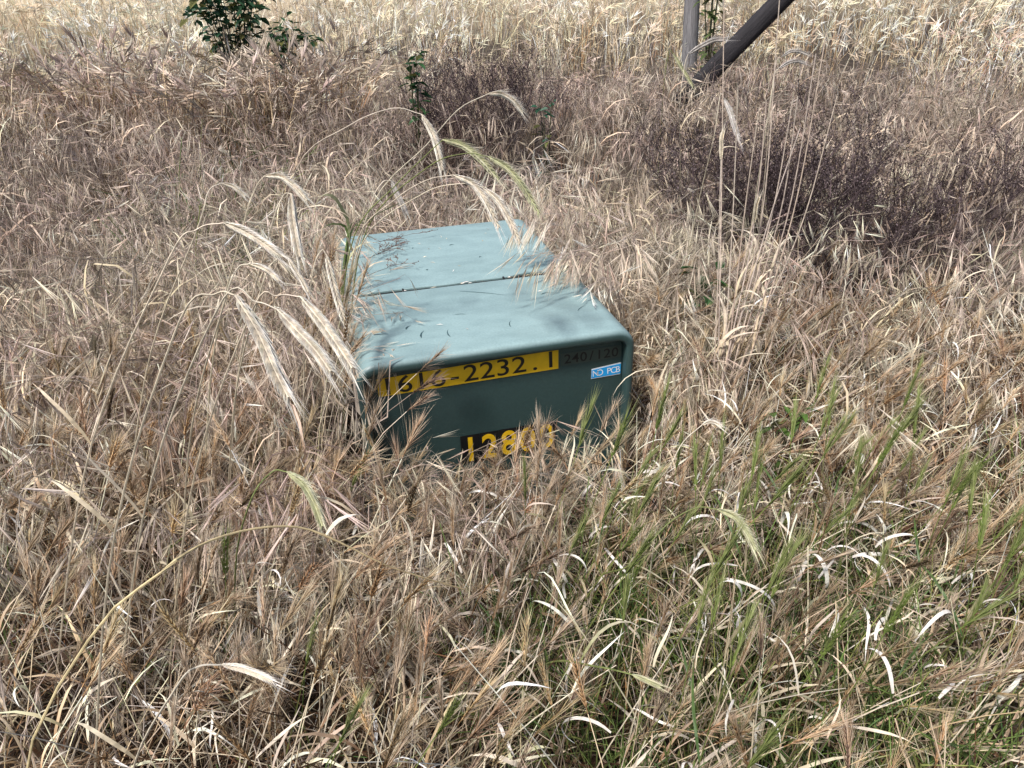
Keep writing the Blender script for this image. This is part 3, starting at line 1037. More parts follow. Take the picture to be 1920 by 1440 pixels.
# ------------------------------------------------------------------ rye, each ear on its long stem
RYE = [
    ('long pale rye ear hanging lowest at the left edge',
     [(-1.05, -0.75, 0.0), (-0.62, -0.801, 1.1), (-0.557, -0.813, 1.149)],
     [(-0.529, -0.849, 1.158), (-0.508, -0.877, 1.117), (-0.495, -0.907, 1.08), (-0.481, -0.937, 1.048)]),
    ('pale rye ear hanging between two others left of the box',
     [(-1.05, -0.55, 0.0), (-0.584, -0.653, 1.069), (-0.525, -0.683, 1.081)],
     [(-0.495, -0.705, 1.074), (-0.471, -0.734, 1.05), (-0.448, -0.765, 1.028), (-0.43, -0.798, 1.005)]),
    ("rye ear whose tip reaches the box's lower left corner",
     [(-0.95, -0.5, 0.0), (-0.542, -0.645, 1.046), (-0.495, -0.66, 1.078)],
     [(-0.46, -0.678, 1.079), (-0.436, -0.71, 1.05), (-0.416, -0.744, 1.022), (-0.399, -0.779, 0.996)]),
    ('thick bleached rye ear entering from the left at box top height',
     [(-1.2, -0.45, 0.0), (-0.659, -0.585, 1.119), (-0.6, -0.579, 1.171)],
     [(-0.557, -0.601, 1.183), (-0.53, -0.618, 1.173), (-0.503, -0.637, 1.157), (-0.48, -0.658, 1.14)]),
    ('arched rye ear high on the left, bending over its own stem',
     [(-0.92, 0.05, 0.0), (-0.581, -0.171, 1.048), (-0.543, -0.148, 1.122)],
     [(-0.52, -0.14, 1.146), (-0.488, -0.156, 1.145), (-0.462, -0.176, 1.127), (-0.441, -0.198, 1.102)]),
    ('small rye ear cut by the left edge of the picture',
     [(-1.15, 0.1, 0.0), (-0.684, -0.085, 1.033), (-0.648, -0.061, 1.105)],
     [(-0.618, -0.053, 1.12), (-0.6, -0.059, 1.114), (-0.586, -0.067, 1.105), (-0.573, -0.075, 1.092)]),
    ('fuzzy whitish rye ear hanging straight down on the left',
     [(-0.85, 0.02, 0.0), (-0.53, -0.171, 1.03), (-0.489, -0.168, 1.106)],
     [(-0.47, -0.195, 1.119), (-0.473, -0.221, 1.085), (-0.473, -0.249, 1.048), (-0.471, -0.278, 1.01)]),
    ('short rye ear among brome left of the box',
     [(-0.85, 0.0, 0.0), (-0.556, -0.283, 0.955), (-0.516, -0.262, 1.006)],
     [(-0.494, -0.279, 1.013), (-0.484, -0.293, 0.99), (-0.474, -0.306, 0.971), (-0.465, -0.321, 0.949)]),
    ('short whitish rye ear pointing right, below the thick one',
     [(-0.95, -0.2, 0.0), (-0.608, -0.448, 0.994), (-0.576, -0.423, 1.048)],
     [(-0.552, -0.428, 1.057), (-0.535, -0.438, 1.053), (-0.519, -0.45, 1.045), (-0.505, -0.464, 1.032)]),
    ("cream rye ear hanging along the box's left edge",
     [(-0.62, 0.2, 0.0), (-0.468, 0.084, 0.833), (-0.435, 0.106, 0.893)],
     [(-0.424, 0.102, 0.882), (-0.419, 0.068, 0.833), (-0.412, 0.03, 0.781), (-0.4, -0.011, 0.727)]),
    ('topmost arched rye ear in front of the dark weed',
     [(-0.55, 0.55, 0.0), (-0.274, 0.375, 0.931), (-0.111, 0.344, 1.085), (-0.014, 0.344, 1.173)],
     [(0.069, 0.334, 1.209), (0.101, 0.326, 1.208), (0.132, 0.316, 1.191), (0.158, 0.304, 1.159)]),
    ('rye ear hanging almost upright on a long dark arching stem',
     [(-0.75, 0.45, 0.0), (-0.471, 0.304, 1.055), (-0.324, 0.274, 1.161), (-0.202, 0.272, 1.199)],
     [(-0.129, 0.261, 1.181), (-0.11, 0.235, 1.142), (-0.101, 0.208, 1.099), (-0.097, 0.179, 1.05)]),
    ('greenish rye ear, upper one of the pair above the box',
     [(-0.52, 0.42, 0.0), (-0.343, 0.211, 0.894), (-0.225, 0.187, 1.018), (-0.139, 0.145, 1.101)],
     [(-0.095, 0.145, 1.134), (-0.053, 0.119, 1.123), (-0.013, 0.087, 1.092), (0.025, 0.05, 1.045)]),
    ('greenish rye ear reaching furthest right above the box',
     [(-0.5, 0.4, 0.0), (-0.305, 0.214, 0.911), (-0.143, 0.138, 1.069), (-0.054, 0.082, 1.109)],
     [(-0.002, 0.039, 1.106), (0.036, 0.005, 1.083), (0.067, -0.035, 1.041), (0.093, -0.08, 0.985)]),
    ('rye ear hanging over the rear of the box lid, left of its twin',
     [(-0.5, 0.36, 0.0), (-0.338, 0.206, 0.88), (-0.233, 0.13, 0.998), (-0.152, 0.084, 1.052)],
     [(-0.093, 0.028, 1.072), (-0.053, 0.002, 1.053), (-0.026, -0.028, 1.012), (-0.006, -0.064, 0.956)]),
    ('rye ear whose tip hangs over the middle of the rear lid',
     [(-0.49, 0.33, 0.0), (-0.325, 0.203, 0.872), (-0.164, 0.126, 1.006), (-0.078, 0.05, 1.044)],
     [(-0.028, 0.009, 1.042), (0.002, -0.023, 1.014), (0.023, -0.058, 0.973), (0.038, -0.096, 0.922)]),
    ('small silvery rye ear below the arching stems',
     [(-0.52, 0.5, 0.0), (-0.299, 0.243, 0.939), (-0.255, 0.24, 1.015)],
     [(-0.228, 0.24, 1.022), (-0.22, 0.226, 0.996), (-0.21, 0.211, 0.97), (-0.201, 0.194, 0.939)]),
    ('slender green tinged rye ear low on the left, beneath the box corner',
     [(-0.8, -0.35, 0.0), (-0.609, -0.652, 0.698), (-0.567, -0.622, 0.732)],
     [(-0.54, -0.638, 0.738), (-0.516, -0.661, 0.724), (-0.5, -0.692, 0.701), (-0.49, -0.728, 0.674)]),
    ('large bleached rye ear lying in the lower left corner',
     [(-0.98, -0.85, 0.0), (-0.682, -1.045, 0.704), (-0.651, -1.039, 0.727)],
     [(-0.623, -1.037, 0.72), (-0.601, -1.045, 0.716), (-0.58, -1.055, 0.71), (-0.559, -1.068, 0.703)]),
    ('white rye ear arching over green barley at the right',
     [(0.05, -0.45, 0.0), (0.093, -0.723, 0.429), (0.173, -0.714, 0.509), (0.226, -0.731, 0.554)],
     [(0.258, -0.757, 0.563), (0.274, -0.789, 0.567), (0.281, -0.826, 0.56), (0.28, -0.867, 0.546)]),
    ("small white rye ear on a long stem beside the box's right corner",
     [(0.27, -0.2, 0.0), (0.252, -0.53, 0.49), (0.303, -0.508, 0.553)],
     [(0.348, -0.506, 0.591), (0.36, -0.511, 0.599), (0.371, -0.521, 0.601), (0.38, -0.534, 0.597)]),
    ('small pale green rye ear lying flat among curled leaves',
     [(-0.15, -0.62, 0.0), (-0.069, -0.974, 0.465), (-0.039, -0.996, 0.47)],
     [(-0.023, -1.013, 0.476), (-0.01, -1.025, 0.476), (0.001, -1.036, 0.476), (0.012, -1.047, 0.476)]),
    ('grey rye ear arching in front of the thin post',
     [(1.3, 1.55, 0.0), (1.079, 1.222, 0.98), (1.093, 1.238, 1.132)],
     [(1.105, 1.238, 1.178), (1.145, 1.22, 1.205), (1.187, 1.2, 1.226), (1.227, 1.179, 1.231)]),
    ('grey rye ear at the right edge, upper of two',
     [(1.25, 0.75, 0.0), (1.131, 0.629, 1.061), (1.14, 0.645, 1.196)],
     [(1.154, 0.639, 1.217), (1.174, 0.627, 1.232), (1.195, 0.614, 1.235), (1.22, 0.597, 1.227)]),
    ('grey rye ear at the right edge, lower of two',
     [(1.15, 0.7, 0.0), (1.072, 0.543, 1.043), (1.085, 0.557, 1.171)],
     [(1.095, 0.554, 1.192), (1.117, 0.542, 1.208), (1.138, 0.529, 1.215), (1.16, 0.513, 1.21)]),
    ('silvery rye ear hanging in front of the brown bank at the right',
     [(1.0, 0.95, 0.0), (0.966, 0.704, 0.953), (0.984, 0.721, 1.093)],
     [(0.997, 0.713, 1.085), (1.009, 0.692, 1.051), (1.02, 0.669, 1.006), (1.033, 0.643, 0.955)]),
    ('green rye ear leaning beside the thin post',
     [(1.45, 2.2, 0.0), (1.269, 1.803, 0.983), (1.288, 1.813, 1.13)],
     [(1.306, 1.804, 1.125), (1.334, 1.785, 1.078), (1.363, 1.765, 1.03), (1.393, 1.743, 0.978)]),
]



def rye_ear(g, aw, path, size, c0, c1, ca):
    """two rows of plump husks in a herring-bone, each with a stiff awn"""
    n = 30
    P = smooth_path(path, n + 1)
    L = sum(np.linalg.norm(P[i + 1] - P[i]) for i in range(n))
    w = np.clip(L*.085, .006, .0115)*size
    view = unit(np.array([rnd(-.4, .4), -1, .5]))
    for i in range(n):
        t = i/n
        d = unit(P[i + 1] - P[i])
        s = unit(np.cross(d, view)); o = np.cross(s, d)
        k = (1.0 if t > .12 else .6 + 3.3*t)*(1 if t < .75 else 1 - (t - .75)*1.8)
        sgn = 1 if i % 2 else -1
        for f in (-1, 0, 1):
            si = unit(s*sgn + o*f*.9)
            hd = unit(d + si*.34)
            base = P[i] + si*w*.18*k
            cc = jit(c0, .14); ct = jit(c1, .10)
            g.diamond(base, hd, w*2.1*k, w*.62*k, o, cc, ct, .9)
            if f != 0 or i % 3 == 0:
                al = w*rnd(2.4, 4.2)*(1 if t < .85 else 1.3)
                ad = unit(d + si*rnd(.06, .2))
                b0 = base + hd*w*1.8*k
                aw.ribbon([b0, b0 + ad*al], [w*.10, 0], unit(np.cross(ad, si) + si*rnd(-.4, .4)), ca, jit(c1, .08))
    g.tube(P[::3], [w*.14]*len(P[::3]), c0, k=4)


for i, (lab, stem, ear) in enumerate(RYE):
    green = "green" in lab
    grey = "grey" in lab or "silvery" in lab
    root = Vector(stem[0]); root.z = float(terrain(root.x, root.y))
    t = empty("rye_stalk", root)
    tag(t, lab, "rye", "rye ears drooping over the meadow")
    off = np.array(root)
    pts = [np.array(stem[0]) * np.array([1, 1, 0]) + np.array([0, 0, root.z])]
    # rise nearly upright from the root before the bend
    q = np.array(stem[1])
    pts.append(pts[0]*.45 + q*.55 + np.array([0, 0, q[2]*.10]))
    pts += [np.array(p) for p in stem[1:]] + [np.array(ear[0])]
    P = smooth_path(pts, 26) - off
    s = Geo()
    cs = (.20, .23, .08) if green else ((.30, .22, .15) if "dark arching" in lab else (.55, .47, .33))
    s.tube(P, [.0021 - .0010*k/25 for k in range(26)], jit(cs, .15), jit(cs if green else PALE, .12), k=5)
    if i % 3 != 2:
        j = random.randint(6, 11)
        leaf(s, P[j], rnd(.16, .28), .5, rnd(1.8, 2.9), rnd(0, 6.28), .006, jit((.25, .26, .10) if green else STRAW, .2), jit(PALE, .1), 8, rnd(-2, 2))
    s.build("stem", M_GRASS, t)
    g, aw = Geo(), Geo()
    c0, c1 = ((.46, .46, .27), (.70, .66, .48)) if green else (((.50, .46, .42), (.74, .70, .66)) if grey else ((.70, .62, .50), (.90, .86, .78)))
    E_ = [np.array(p) - off for p in ear]
    rye_ear(g, aw, E_, 1.0, c0, c1, jit(c1, .1))
    eo = g.build("ear", M_GRASS, t)
    aw.build("awns", M_GRASS, eo)

# ------------------------------------------------------------------ tall bare stalks beside the box
TALL = [
    [(0.739, 0.072, 0.0), (0.81, 0.321, 0.803), (0.796, 0.408, 1.408)],
    [(0.738, 0.073, 0.0), (0.842, 0.304, 0.805), (0.843, 0.36, 1.18)],
    [(0.725, 0.047, 0.0), (0.86, 0.266, 0.813), (0.885, 0.297, 1.125)],
    [(0.704, 0.091, 0.0), (0.898, 0.269, 0.809), (0.913, 0.308, 1.137)],
    [(0.714, 0.055, 0.0), (0.907, 0.24, 0.816), (0.916, 0.312, 1.406)],
    [(0.715, 0.058, 0.0), (0.933, 0.227, 0.817), (0.965, 0.253, 1.141)],
    [(0.722, 0.058, 0.0), (0.954, 0.216, 0.818), (0.978, 0.25, 1.155)],
    [(0.693, 0.066, 0.0), (0.919, 0.221, 0.786), (0.983, 0.223, 1.069)],
    [(0.723, 0.061, 0.0), (0.975, 0.206, 0.818), (1.014, 0.246, 1.268)],
    [(0.724, 0.045, 0.0), (0.985, 0.192, 0.838), (1.026, 0.23, 1.324)],
    [(0.696, 0.064, 0.0), (0.996, 0.164, 0.778), (1.062, 0.184, 1.158)],
    [(0.69, 0.047, 0.0), (0.858, 0.205, 0.694), (0.861, 0.206, 0.797)],
    [(0.7, 0.052, 0.0), (0.767, 0.214, 0.567), (0.786, 0.314, 0.974)],
]

TALL_LABELS = ["nearest the box", "second from the box", "third from the box", "fourth from the box", "fifth from the box", "sixth from the box",
               "seventh from the box", "eighth from the box", "ninth from the box", "tenth from the box", "furthest from the box"]
order = sorted(range(len(TALL)), key=lambda i: TALL[i][1][0] if TALL[i][2][2] > .99 else 9)
rank = {k: r for r, k in enumerate(order)}
for i, pts in enumerate(TALL):
    r0 = Vector(pts[0]); r0.z = float(terrain(r0.x, r0.y))
    t = empty("tall_stalk", r0)
    off = np.array(r0)
    A = np.array(pts[0]); A[2] = r0.z
    P = smooth_path([A, A*.55 + np.array(pts[1])*.45 + np.array([rnd(-.008, .008), rnd(-.01, .01), 0]), np.array(pts[1]), np.array(pts[2])], 18) - off
    s = Geo()
    cc = random.choice(((.42, .29, .22), (.55, .44, .36), (.36, .24, .19), (.60, .50, .41)))
    s.tube(P, [.0026 - .0012*k/17 for k in range(18)], jit(cc, .1), jit((.60, .50, .42), .1), k=5)
    so = s.build("stem", M_GRASS, t)
    for q in range(random.choice((2, 3, 3))):
        j = random.randint(2, 9)
        lg = Geo()
        leaf(lg, P[j], rnd(.14, .26), rnd(.15, .6), rnd(1.2, 2.9), rnd(-1.2, 1.6), rnd(.007, .011), jit(STRAW, .2), jit(PALE, .12), 8, rnd(-2, 2))
        lg.build("leaf", M_GRASS, t)
    if pts[2][2] < 1.0:                                        # short ones end in a ragged head
        g, aw = Geo(), Geo()
        d = unit(P[-1] - P[-2])
        rye_ear(g, aw, [P[-1], P[-1] + d*.03, P[-1] + d*.06, P[-1] + d*.085 + np.array([.005, 0, -.004])], 1.1, (.62, .53, .38), (.84, .78, .66), PALE)
        eo = g.build("ear", M_GRASS, t); aw.build("awns", M_GRASS, eo)
        tag(t, "short straight stalk with a ragged pale head, %s" % ("lower of two" if pts[2][2] < .85 else "upper of two"), "grass stalk", "tall stalks right of the box")
    else:
        tag(t, "tall straight bare grass stalk in the fan right of the box, %s" % TALL_LABELS[min(rank[i], 10)], "grass stalk", "tall stalks right of the box")


# ------------------------------------------------------------------ green barley still standing
def place(kind, name, mats, label, cat, group, x, y, az, tilt, sc):
    """a stalk with its stem and ear, copied from one of the kinds"""
    s_me, e_me = kind
    t = empty(name, (x, y, float(terrain(x, y)) - .003))
    t.rotation_euler = (0, tilt, az)
    t.scale = (sc, sc, sc)
    tag(t, label, cat, group)
    for nm, me in (("stem", s_me), ("ear", e_me)):
        o = bpy.data.objects.new(nm, me)
        col.objects.link(o); o.parent = t
    return t


GB = [(s.mesh("stem", M_GREEN), e.mesh("ear", M_GREEN)) for s, e, sk in GBARLEY]
spots = []
while len(spots) < 72:
    x, y = rnd(-.15, .85), rnd(-1.15, -.42)
    if random.random() < (.45 + .55*sstep(-1.1, -.75, y))*(.4 + .6*sstep(-.1, .1, x)): spots.append((x, y))
for x, y in spots:
    place(random.choice(GB), "green_barley", None, "green barley ear with upright bristles among dry grass in the lower right", "barley",
          "green barley ears", x, y, rnd(-.6, 1.2), rnd(0, .2), rnd(1.0, 1.3))
for (x, y, lab) in [(-.80, -.52, "lone green barley ear at the left edge below the box"), (-.70, -.78, "green barley ear beside the bleached rye ear in the lower left"),
                    (-.50, -.98, "green barley ear at the bottom edge, left of the middle"), (-.62, -1.0, "green barley ear at the bottom edge, near the lower left corner"),
                    (-.62, -.18, "green barley ear in brown straw left of the box front")]:
    place(random.choice(GB), "green_barley", None, lab, "barley", "green barley ears", x, y, rnd(-.4, .6), rnd(0, .15), 1.1)

# ------------------------------------------------------------------ the largest dry barley heads in front
DB = [(s.mesh("stem", M_GRASS), e.mesh("ear", M_GRASS)) for s, e, sk in BARLEY]
c = 0
while c < 110:
    x, y = rnd(-1.0, .75), rnd(-1.15, -.15)
    if x > .1 and random.random() < .35: continue
    if y > -.45 and abs(x) < .5 and random.random() < .5: continue
    place(random.choice(DB), "dry_barley", None, "dry wall barley stalk with a brown bristly head in the foreground", "barley", "dry barley in the foreground",
          x, y, (.75 if x < .05 else .3) + rnd(-.9, .9), rnd(0, .3), rnd(.95, 1.2))
    c += 1


# ------------------------------------------------------------------ stalks that hang over the box
def single(key, i, x, y, az, tilt, sc, tint=1.0):
    return dict(p=np.array([[x, y, float(terrain(x, y)) - .003]]), az=np.array([az]), ti=np.array([tilt]), sc=np.array([sc]), idx=np.array([i]))


def join(L_): return {k: np.concatenate([s[k] for s in L_]) for k in L_[0]}


def clear_of_box(key, S):
    """drop the stalks that would have to pass through the metal; drooping tips may lie on the lid"""
    keep = []
    for i in range(len(S["p"])):
        sk = PROTO[key][1][S["idx"][i]]*S["sc"][i]
        ca, sa, ct, st = math.cos(S["az"][i]), math.sin(S["az"][i]), math.cos(S["ti"][i]), math.sin(S["ti"][i])
        x = sk[:, 0]*ct + sk[:, 2]*st; zz = -sk[:, 0]*st + sk[:, 2]*ct
        P = np.stack([x*ca - sk[:, 1]*sa, x*sa + sk[:, 1]*ca, zz], 1) + S["p"][i]
        P = np.concatenate([P, (P[1:] + P[:-1])/2])
        n = len(sk)
        up_ = np.arange(len(P))
        rising = np.concatenate([np.arange(n), np.arange(n - 1)]) < np.argmax(P[:n, 2])
        hit = inside_box(P, .010)
        keep.append(not (hit & (rising | (P[:, 2] < BH - .20))).any())
    return sel(S, np.array(keep))


L_ = []
for k in range(26):                                            # pale brome over the right edge
    L_.append(single("tallbrome", random.randrange(12), rnd(.50, .62), rnd(.34, .66), math.pi + rnd(-.2, .7), rnd(-.05, .05), rnd(.92, 1.08)))
S = clear_of_box("tallbrome", join(L_))
scatter("leaning_brome", "tallbrome", S, tints(len(S["p"]), (1.25, 1.2, 1.14), .15), "bundle of pale brome heads drooping over the right edge of the lid", rest=True)
L_ = []
for k in range(80):                                           # brome against the left edge
    L_.append(single("tallbrome", random.randrange(12), rnd(-.80, -.47), rnd(.12, 1.05), rnd(-1.3, .9), rnd(-.05, .1), rnd(.72, 1.0)))
S = clear_of_box("tallbrome", join(L_))
scatter("edge_brome", "tallbrome", S, tints(len(S["p"]), (1.1, 1.05, 1.0), .2), "brome grass drooping over the left edge of the lid", rest=True)
L_ = []
for k in range(92):                                            # brome arching across the lower front
    x = rnd(-.55, -.12) if k < 70 else rnd(-.12, .48)
    L_.append(single("brome", random.randrange(15), x, rnd(-.34, -.10), random.choice((-.3, math.pi + .3, -.9)) + rnd(-.5, .5), rnd(0, .35), rnd(.85, 1.15) if x < -.15 else rnd(.68, .88)))
S = clear_of_box("brome", join(L_))
scatter("front_brome", "brome", S, tints(len(S["p"]), (1.12, 1.06, .98), .22), "brome stalks arching across the lower front of the box")
L_ = []
for k in range(70):                                            # barley pushed over the left edge of the lid
    L_.append(single("tallbarley", random.randrange(10), rnd(-.60, -.44), rnd(-.10, .60), rnd(-.6, .9), rnd(-.15, .08), rnd(.9, 1.1)))
S = clear_of_box("tallbarley", join(L_))
scatter("leaning_barley", "tallbarley", S, tints(len(S["p"]), (1, .97, .92), .2), "brown barley heads leaning over the left side of the box", rest=True)

# ------------------------------------------------------------------ curled white leaves, parts of the green grass stand
L_ = []
for k in range(34):
    x, y = rnd(-1.25, -.72), rnd(1.5, 3.4)
    L_.append(single("greentuft", random.randrange(7), x, y, rnd(0, 6.28), rnd(0, .2), rnd(1.3, 1.9)))
S = join(L_)
scatter("green_blades", "greentuft", S, tints(len(S["p"]), (1.1, 1.1, 1.2), .2), "loose green blades in the brome at the upper left")
stand = bpy.data.objects["green_grass"]
CURL = []
for k in range(12):
    g = Geo()
    L0 = rnd(.07, .15); n = 12
    a = rnd(.2, 1.2); turn = rnd(1.6, 4.4)*random.choice((1, 1, -1)); p = np.array([0., 0, 0]); P = [p.copy()]
    tw = rnd(-1.2, 1.2)
    for i in range(n):
        a += turn/n*(0.4 + 1.2*i/n)
        p = p + L0/n*np.array([math.sin(a), .15*math.sin(i*.5 + k), math.cos(a)]); P.append(p.copy())
    sides = np.array([[.25*math.sin(tw*i/n), math.cos(tw*i/n), math.sin(tw*i/n)] for i in range(n + 1)])
    w = rnd(.004, .0068)
    g.ribbon(P, [w*min(1, .6 + i*.2)*(1 if i < n*.6 else max(.12, (n - i)/(n*.42))) for i in range(n + 1)], sides, jit(BLEACHED, .06), jit((.88, .85, .78), .05))
    CURL.append(g.mesh("curled_leaf", M_GRASS))
for k in range(105):
    if k < 85: x, y = rnd(-.12, .80), rnd(-1.08, -.25)
    else: x, y = rnd(-.95, -.05), rnd(-1.05, -.15)
    if abs(x) < .45 and y > -.12: continue
    o = bpy.data.objects.new("curled_leaf", random.choice(CURL))
    col.objects.link(o); o.parent = stand
    o.location = (x, y, rnd(.16, .36))
    o.rotation_euler = (rnd(-.6, .6), rnd(-.6, .6), rnd(0, 6.28))
    sc = rnd(.8, 1.4); o.scale = (sc, sc, sc)

# ------------------------------------------------------------------ long yellow straw bent across the lower left
s = Geo()
P = smooth_path([(-1.15, -.80, .0), (-1.0, -.86, .42), (-.82, -.88, .68), (-0.705, -0.899, 0.777), (-0.668, -0.852, 0.772), (-0.625, -0.813, 0.757), (-0.571, -0.781, 0.734), (-0.517, -0.760, 0.702), (-0.462, -0.756, 0.653), (-0.396, -0.757, 0.588), (-0.323, -0.748, 0.526), (-0.253, -0.731, 0.464)], 30)
s.tube(P, [(.0023 - .0009*k/29)*(1.5 if k in (9, 20) else 1) for k in range(30)], (.72, .60, .34), (.55, .42, .24), k=6)
leaf(s, P[20], .09, .9, 2.4, .4, .008, (.70, .62, .48), BLEACHED, 7, 1.5)
o = s.build("bent_straw", M_GRASS)
tag(o, "thick yellow straw arching from the left edge across brown barley", "straw")

# ------------------------------------------------------------------ green leaves: blades by the box corner, weeds, shrubs
t = empty("green_grass_plant", (-.47, .50, 0))
tag(t, "green grass plant with broad blades behind the box's rear left corner", "grass plant")
bl = [([(-.47, .50, 0), (-.43, .53, .45), (-.36, .545, .78), (-.30, .53, .86), (-.20, .45, .96), (-.145, .385, 1.02)], .009),
      ([(-.47, .50, 0), (-.42, .54, .5), (-.352, .545, .79), (-.364, .52, .885), (-.39, .49, .935), (-.43, .47, .93), (-.455, .45, .86)], .014),
      ([(-.47, .51, 0), (-.42, .54, .5), (-.35, .548, .79), (-.27, .52, .85), (-.19, .46, .90), (-.10, .40, .945)], .010),
      ([(-.47, .51, 0), (-.42, .55, .5), (-.355, .55, .78), (-.39, .55, .83), (-.44, .54, .815), (-.48, .53, .76)], .010),
      ([(-.47, .51, 0), (-.42, .55, .48), (-.352, .55, .775), (-.31, .56, .82), (-.26, .55, .835)], .009)]
for k, (pts, w) in enumerate(bl):
    P = smooth_path(pts, 18) - np.array([-.47, .50, 0])
    g = Geo()
    g.ribbon(P, [w*(.5 + .5*min(1, i/8)) if i < 12 else w*max(0, (17 - i)/5.5) for i in range(18)],
             np.array([unit([.55 + .2*math.sin(i*.4), -.45, .5]) for i in range(18)]), (.10, .16, .05), (.16, .22, .07) if k != 1 else (.55, .50, .32))
    g.build("blade", M_GREEN, t)


def leaf_shape(g, p, d, n_, length, width, c):
    """a folded pointed leaf of six triangles"""
    d = unit(d); s = unit(np.cross(d, n_)); u = np.cross(s, d)
    q = [p, p + d*length*.35 + s*width*.5 + u*width*.18, p + d*length*.35 - s*width*.5 + u*width*.18, p + d*length*.4,
         p + d*length*.72 + s*width*.33 + u*width*.1, p + d*length*.72 - s*width*.33 + u*width*.1, p + d*length - u*length*.08]
    c2 = tuple(v*1.15 for v in c)
    g.add(q, [(0, 1, 3), (0, 3, 2), (1, 4, 3), (3, 5, 2), (4, 6, 3), (3, 6, 5)], [c, c2, c2, c, c2, c2, c2])


def leafy(name, label, x, y, h, rad, n, size, c=(.030, .080, .038), cat="shrub", stems=7, group=None, low=2):
    z0 = float(terrain(x, y))
    t = empty(name, (x, y, z0))
    tag(t, label, cat, group)
    s, g = Geo(), Geo()
    for k in range(stems):
        a = rnd(0, 6.28); r = rad*rnd(.3, .95)
        P = smooth_path([(0, 0, 0), (math.cos(a)*r*.3, math.sin(a)*r*.3, h*.45), (math.cos(a)*r*.8, math.sin(a)*r*.8, h*rnd(.75, 1.0)), (math.cos(a)*r*1.1, math.sin(a)*r*1.1, h*rnd(.8, 1.05))], 12)
        s.tube(P, [.006*(1 - i/13)*(h/.8) for i in range(12)], (.07, .06, .035), (.06, .09, .04), k=4)
        for q in range(n//stems):
            i = random.randint(low, 11)
            a2 = rnd(0, 6.28); el = rnd(-.5, .7)
            d = np.array([math.cos(a2)*math.cos(el), math.sin(a2)*math.cos(el), math.sin(el)])
            o = P[i] + d*rnd(0, rad*.28)
            leaf_shape(g, o, d + np.array([0, 0, -.25]), np.array([rnd(-.5, .5), rnd(-.5, .5), 1]), size*rnd(.6, 1.25), size*rnd(.4, .65), jit(c if random.random() < .85 else (.12, .12, .04), .4))
    s.build("stem", M_GREEN, t)
    o = g.build("foliage", M_GREEN, t)
    o["kind"] = "stuff"


leafy("green_shrub", "dark green leafy shrub in the upper left corner of the photo", -1.02, 5.75, 1.16, .38, 560, .10, stems=14, low=3)
leafy("green_shrub", "lower green shrub just right of the upper left corner shrub", -.55, 5.4, .90, .22, 220, .085, (.034, .085, .036), stems=9, low=3)
L_ = []
for k in range(150):
    if k < 90: x, y = rnd(-1.6, -.15), rnd(4.5, 5.35)
    else: x, y = rnd(-3.2, -1.5), rnd(4.9, 5.7)
    q = single("fartuft", random.choice((2, 4, 2)), x, y, rnd(0, 6.28), rnd(0, .2), rnd(1.25, 1.7)); q["p"][0, 2] = float(terrain(x, y)); L_.append(q)
S = join(L_)
scatter("shrub_grass", "fartuft", S, tints(len(S["p"]), (.9, .84, .82), .25), "brown seeding grass standing in front of the green shrubs")
leafy("green_weed", "small upright dark green weed left of the large purplish weed", .24, 3.45, .95, .06, 60, .075, (.03, .085, .03), "weed", 3)
leafy("green_weed", "low green weed with broad leaves at the foot of the dark weed, right", .95, .60, .46, .08, 30, .07, (.035, .095, .028), "weed", 4)
leafy("green_weed", "green weed peeping out at the right end of the far dark weed", 1.02, 2.98, .76, .06, 26, .06, (.03, .09, .05), "weed", 3)
leafy("green_weed", "tall green and yellow weed beside the grey fence post", 3.36, 5.35, 1.25, .16, 110, .10, (.10, .14, .045), "weed", 5)
leafy("green_weed", "tiny green weed in straw at the right edge", .80, -.17, .36, .05, 20, .05, (.07, .13, .025), "weed", 3)


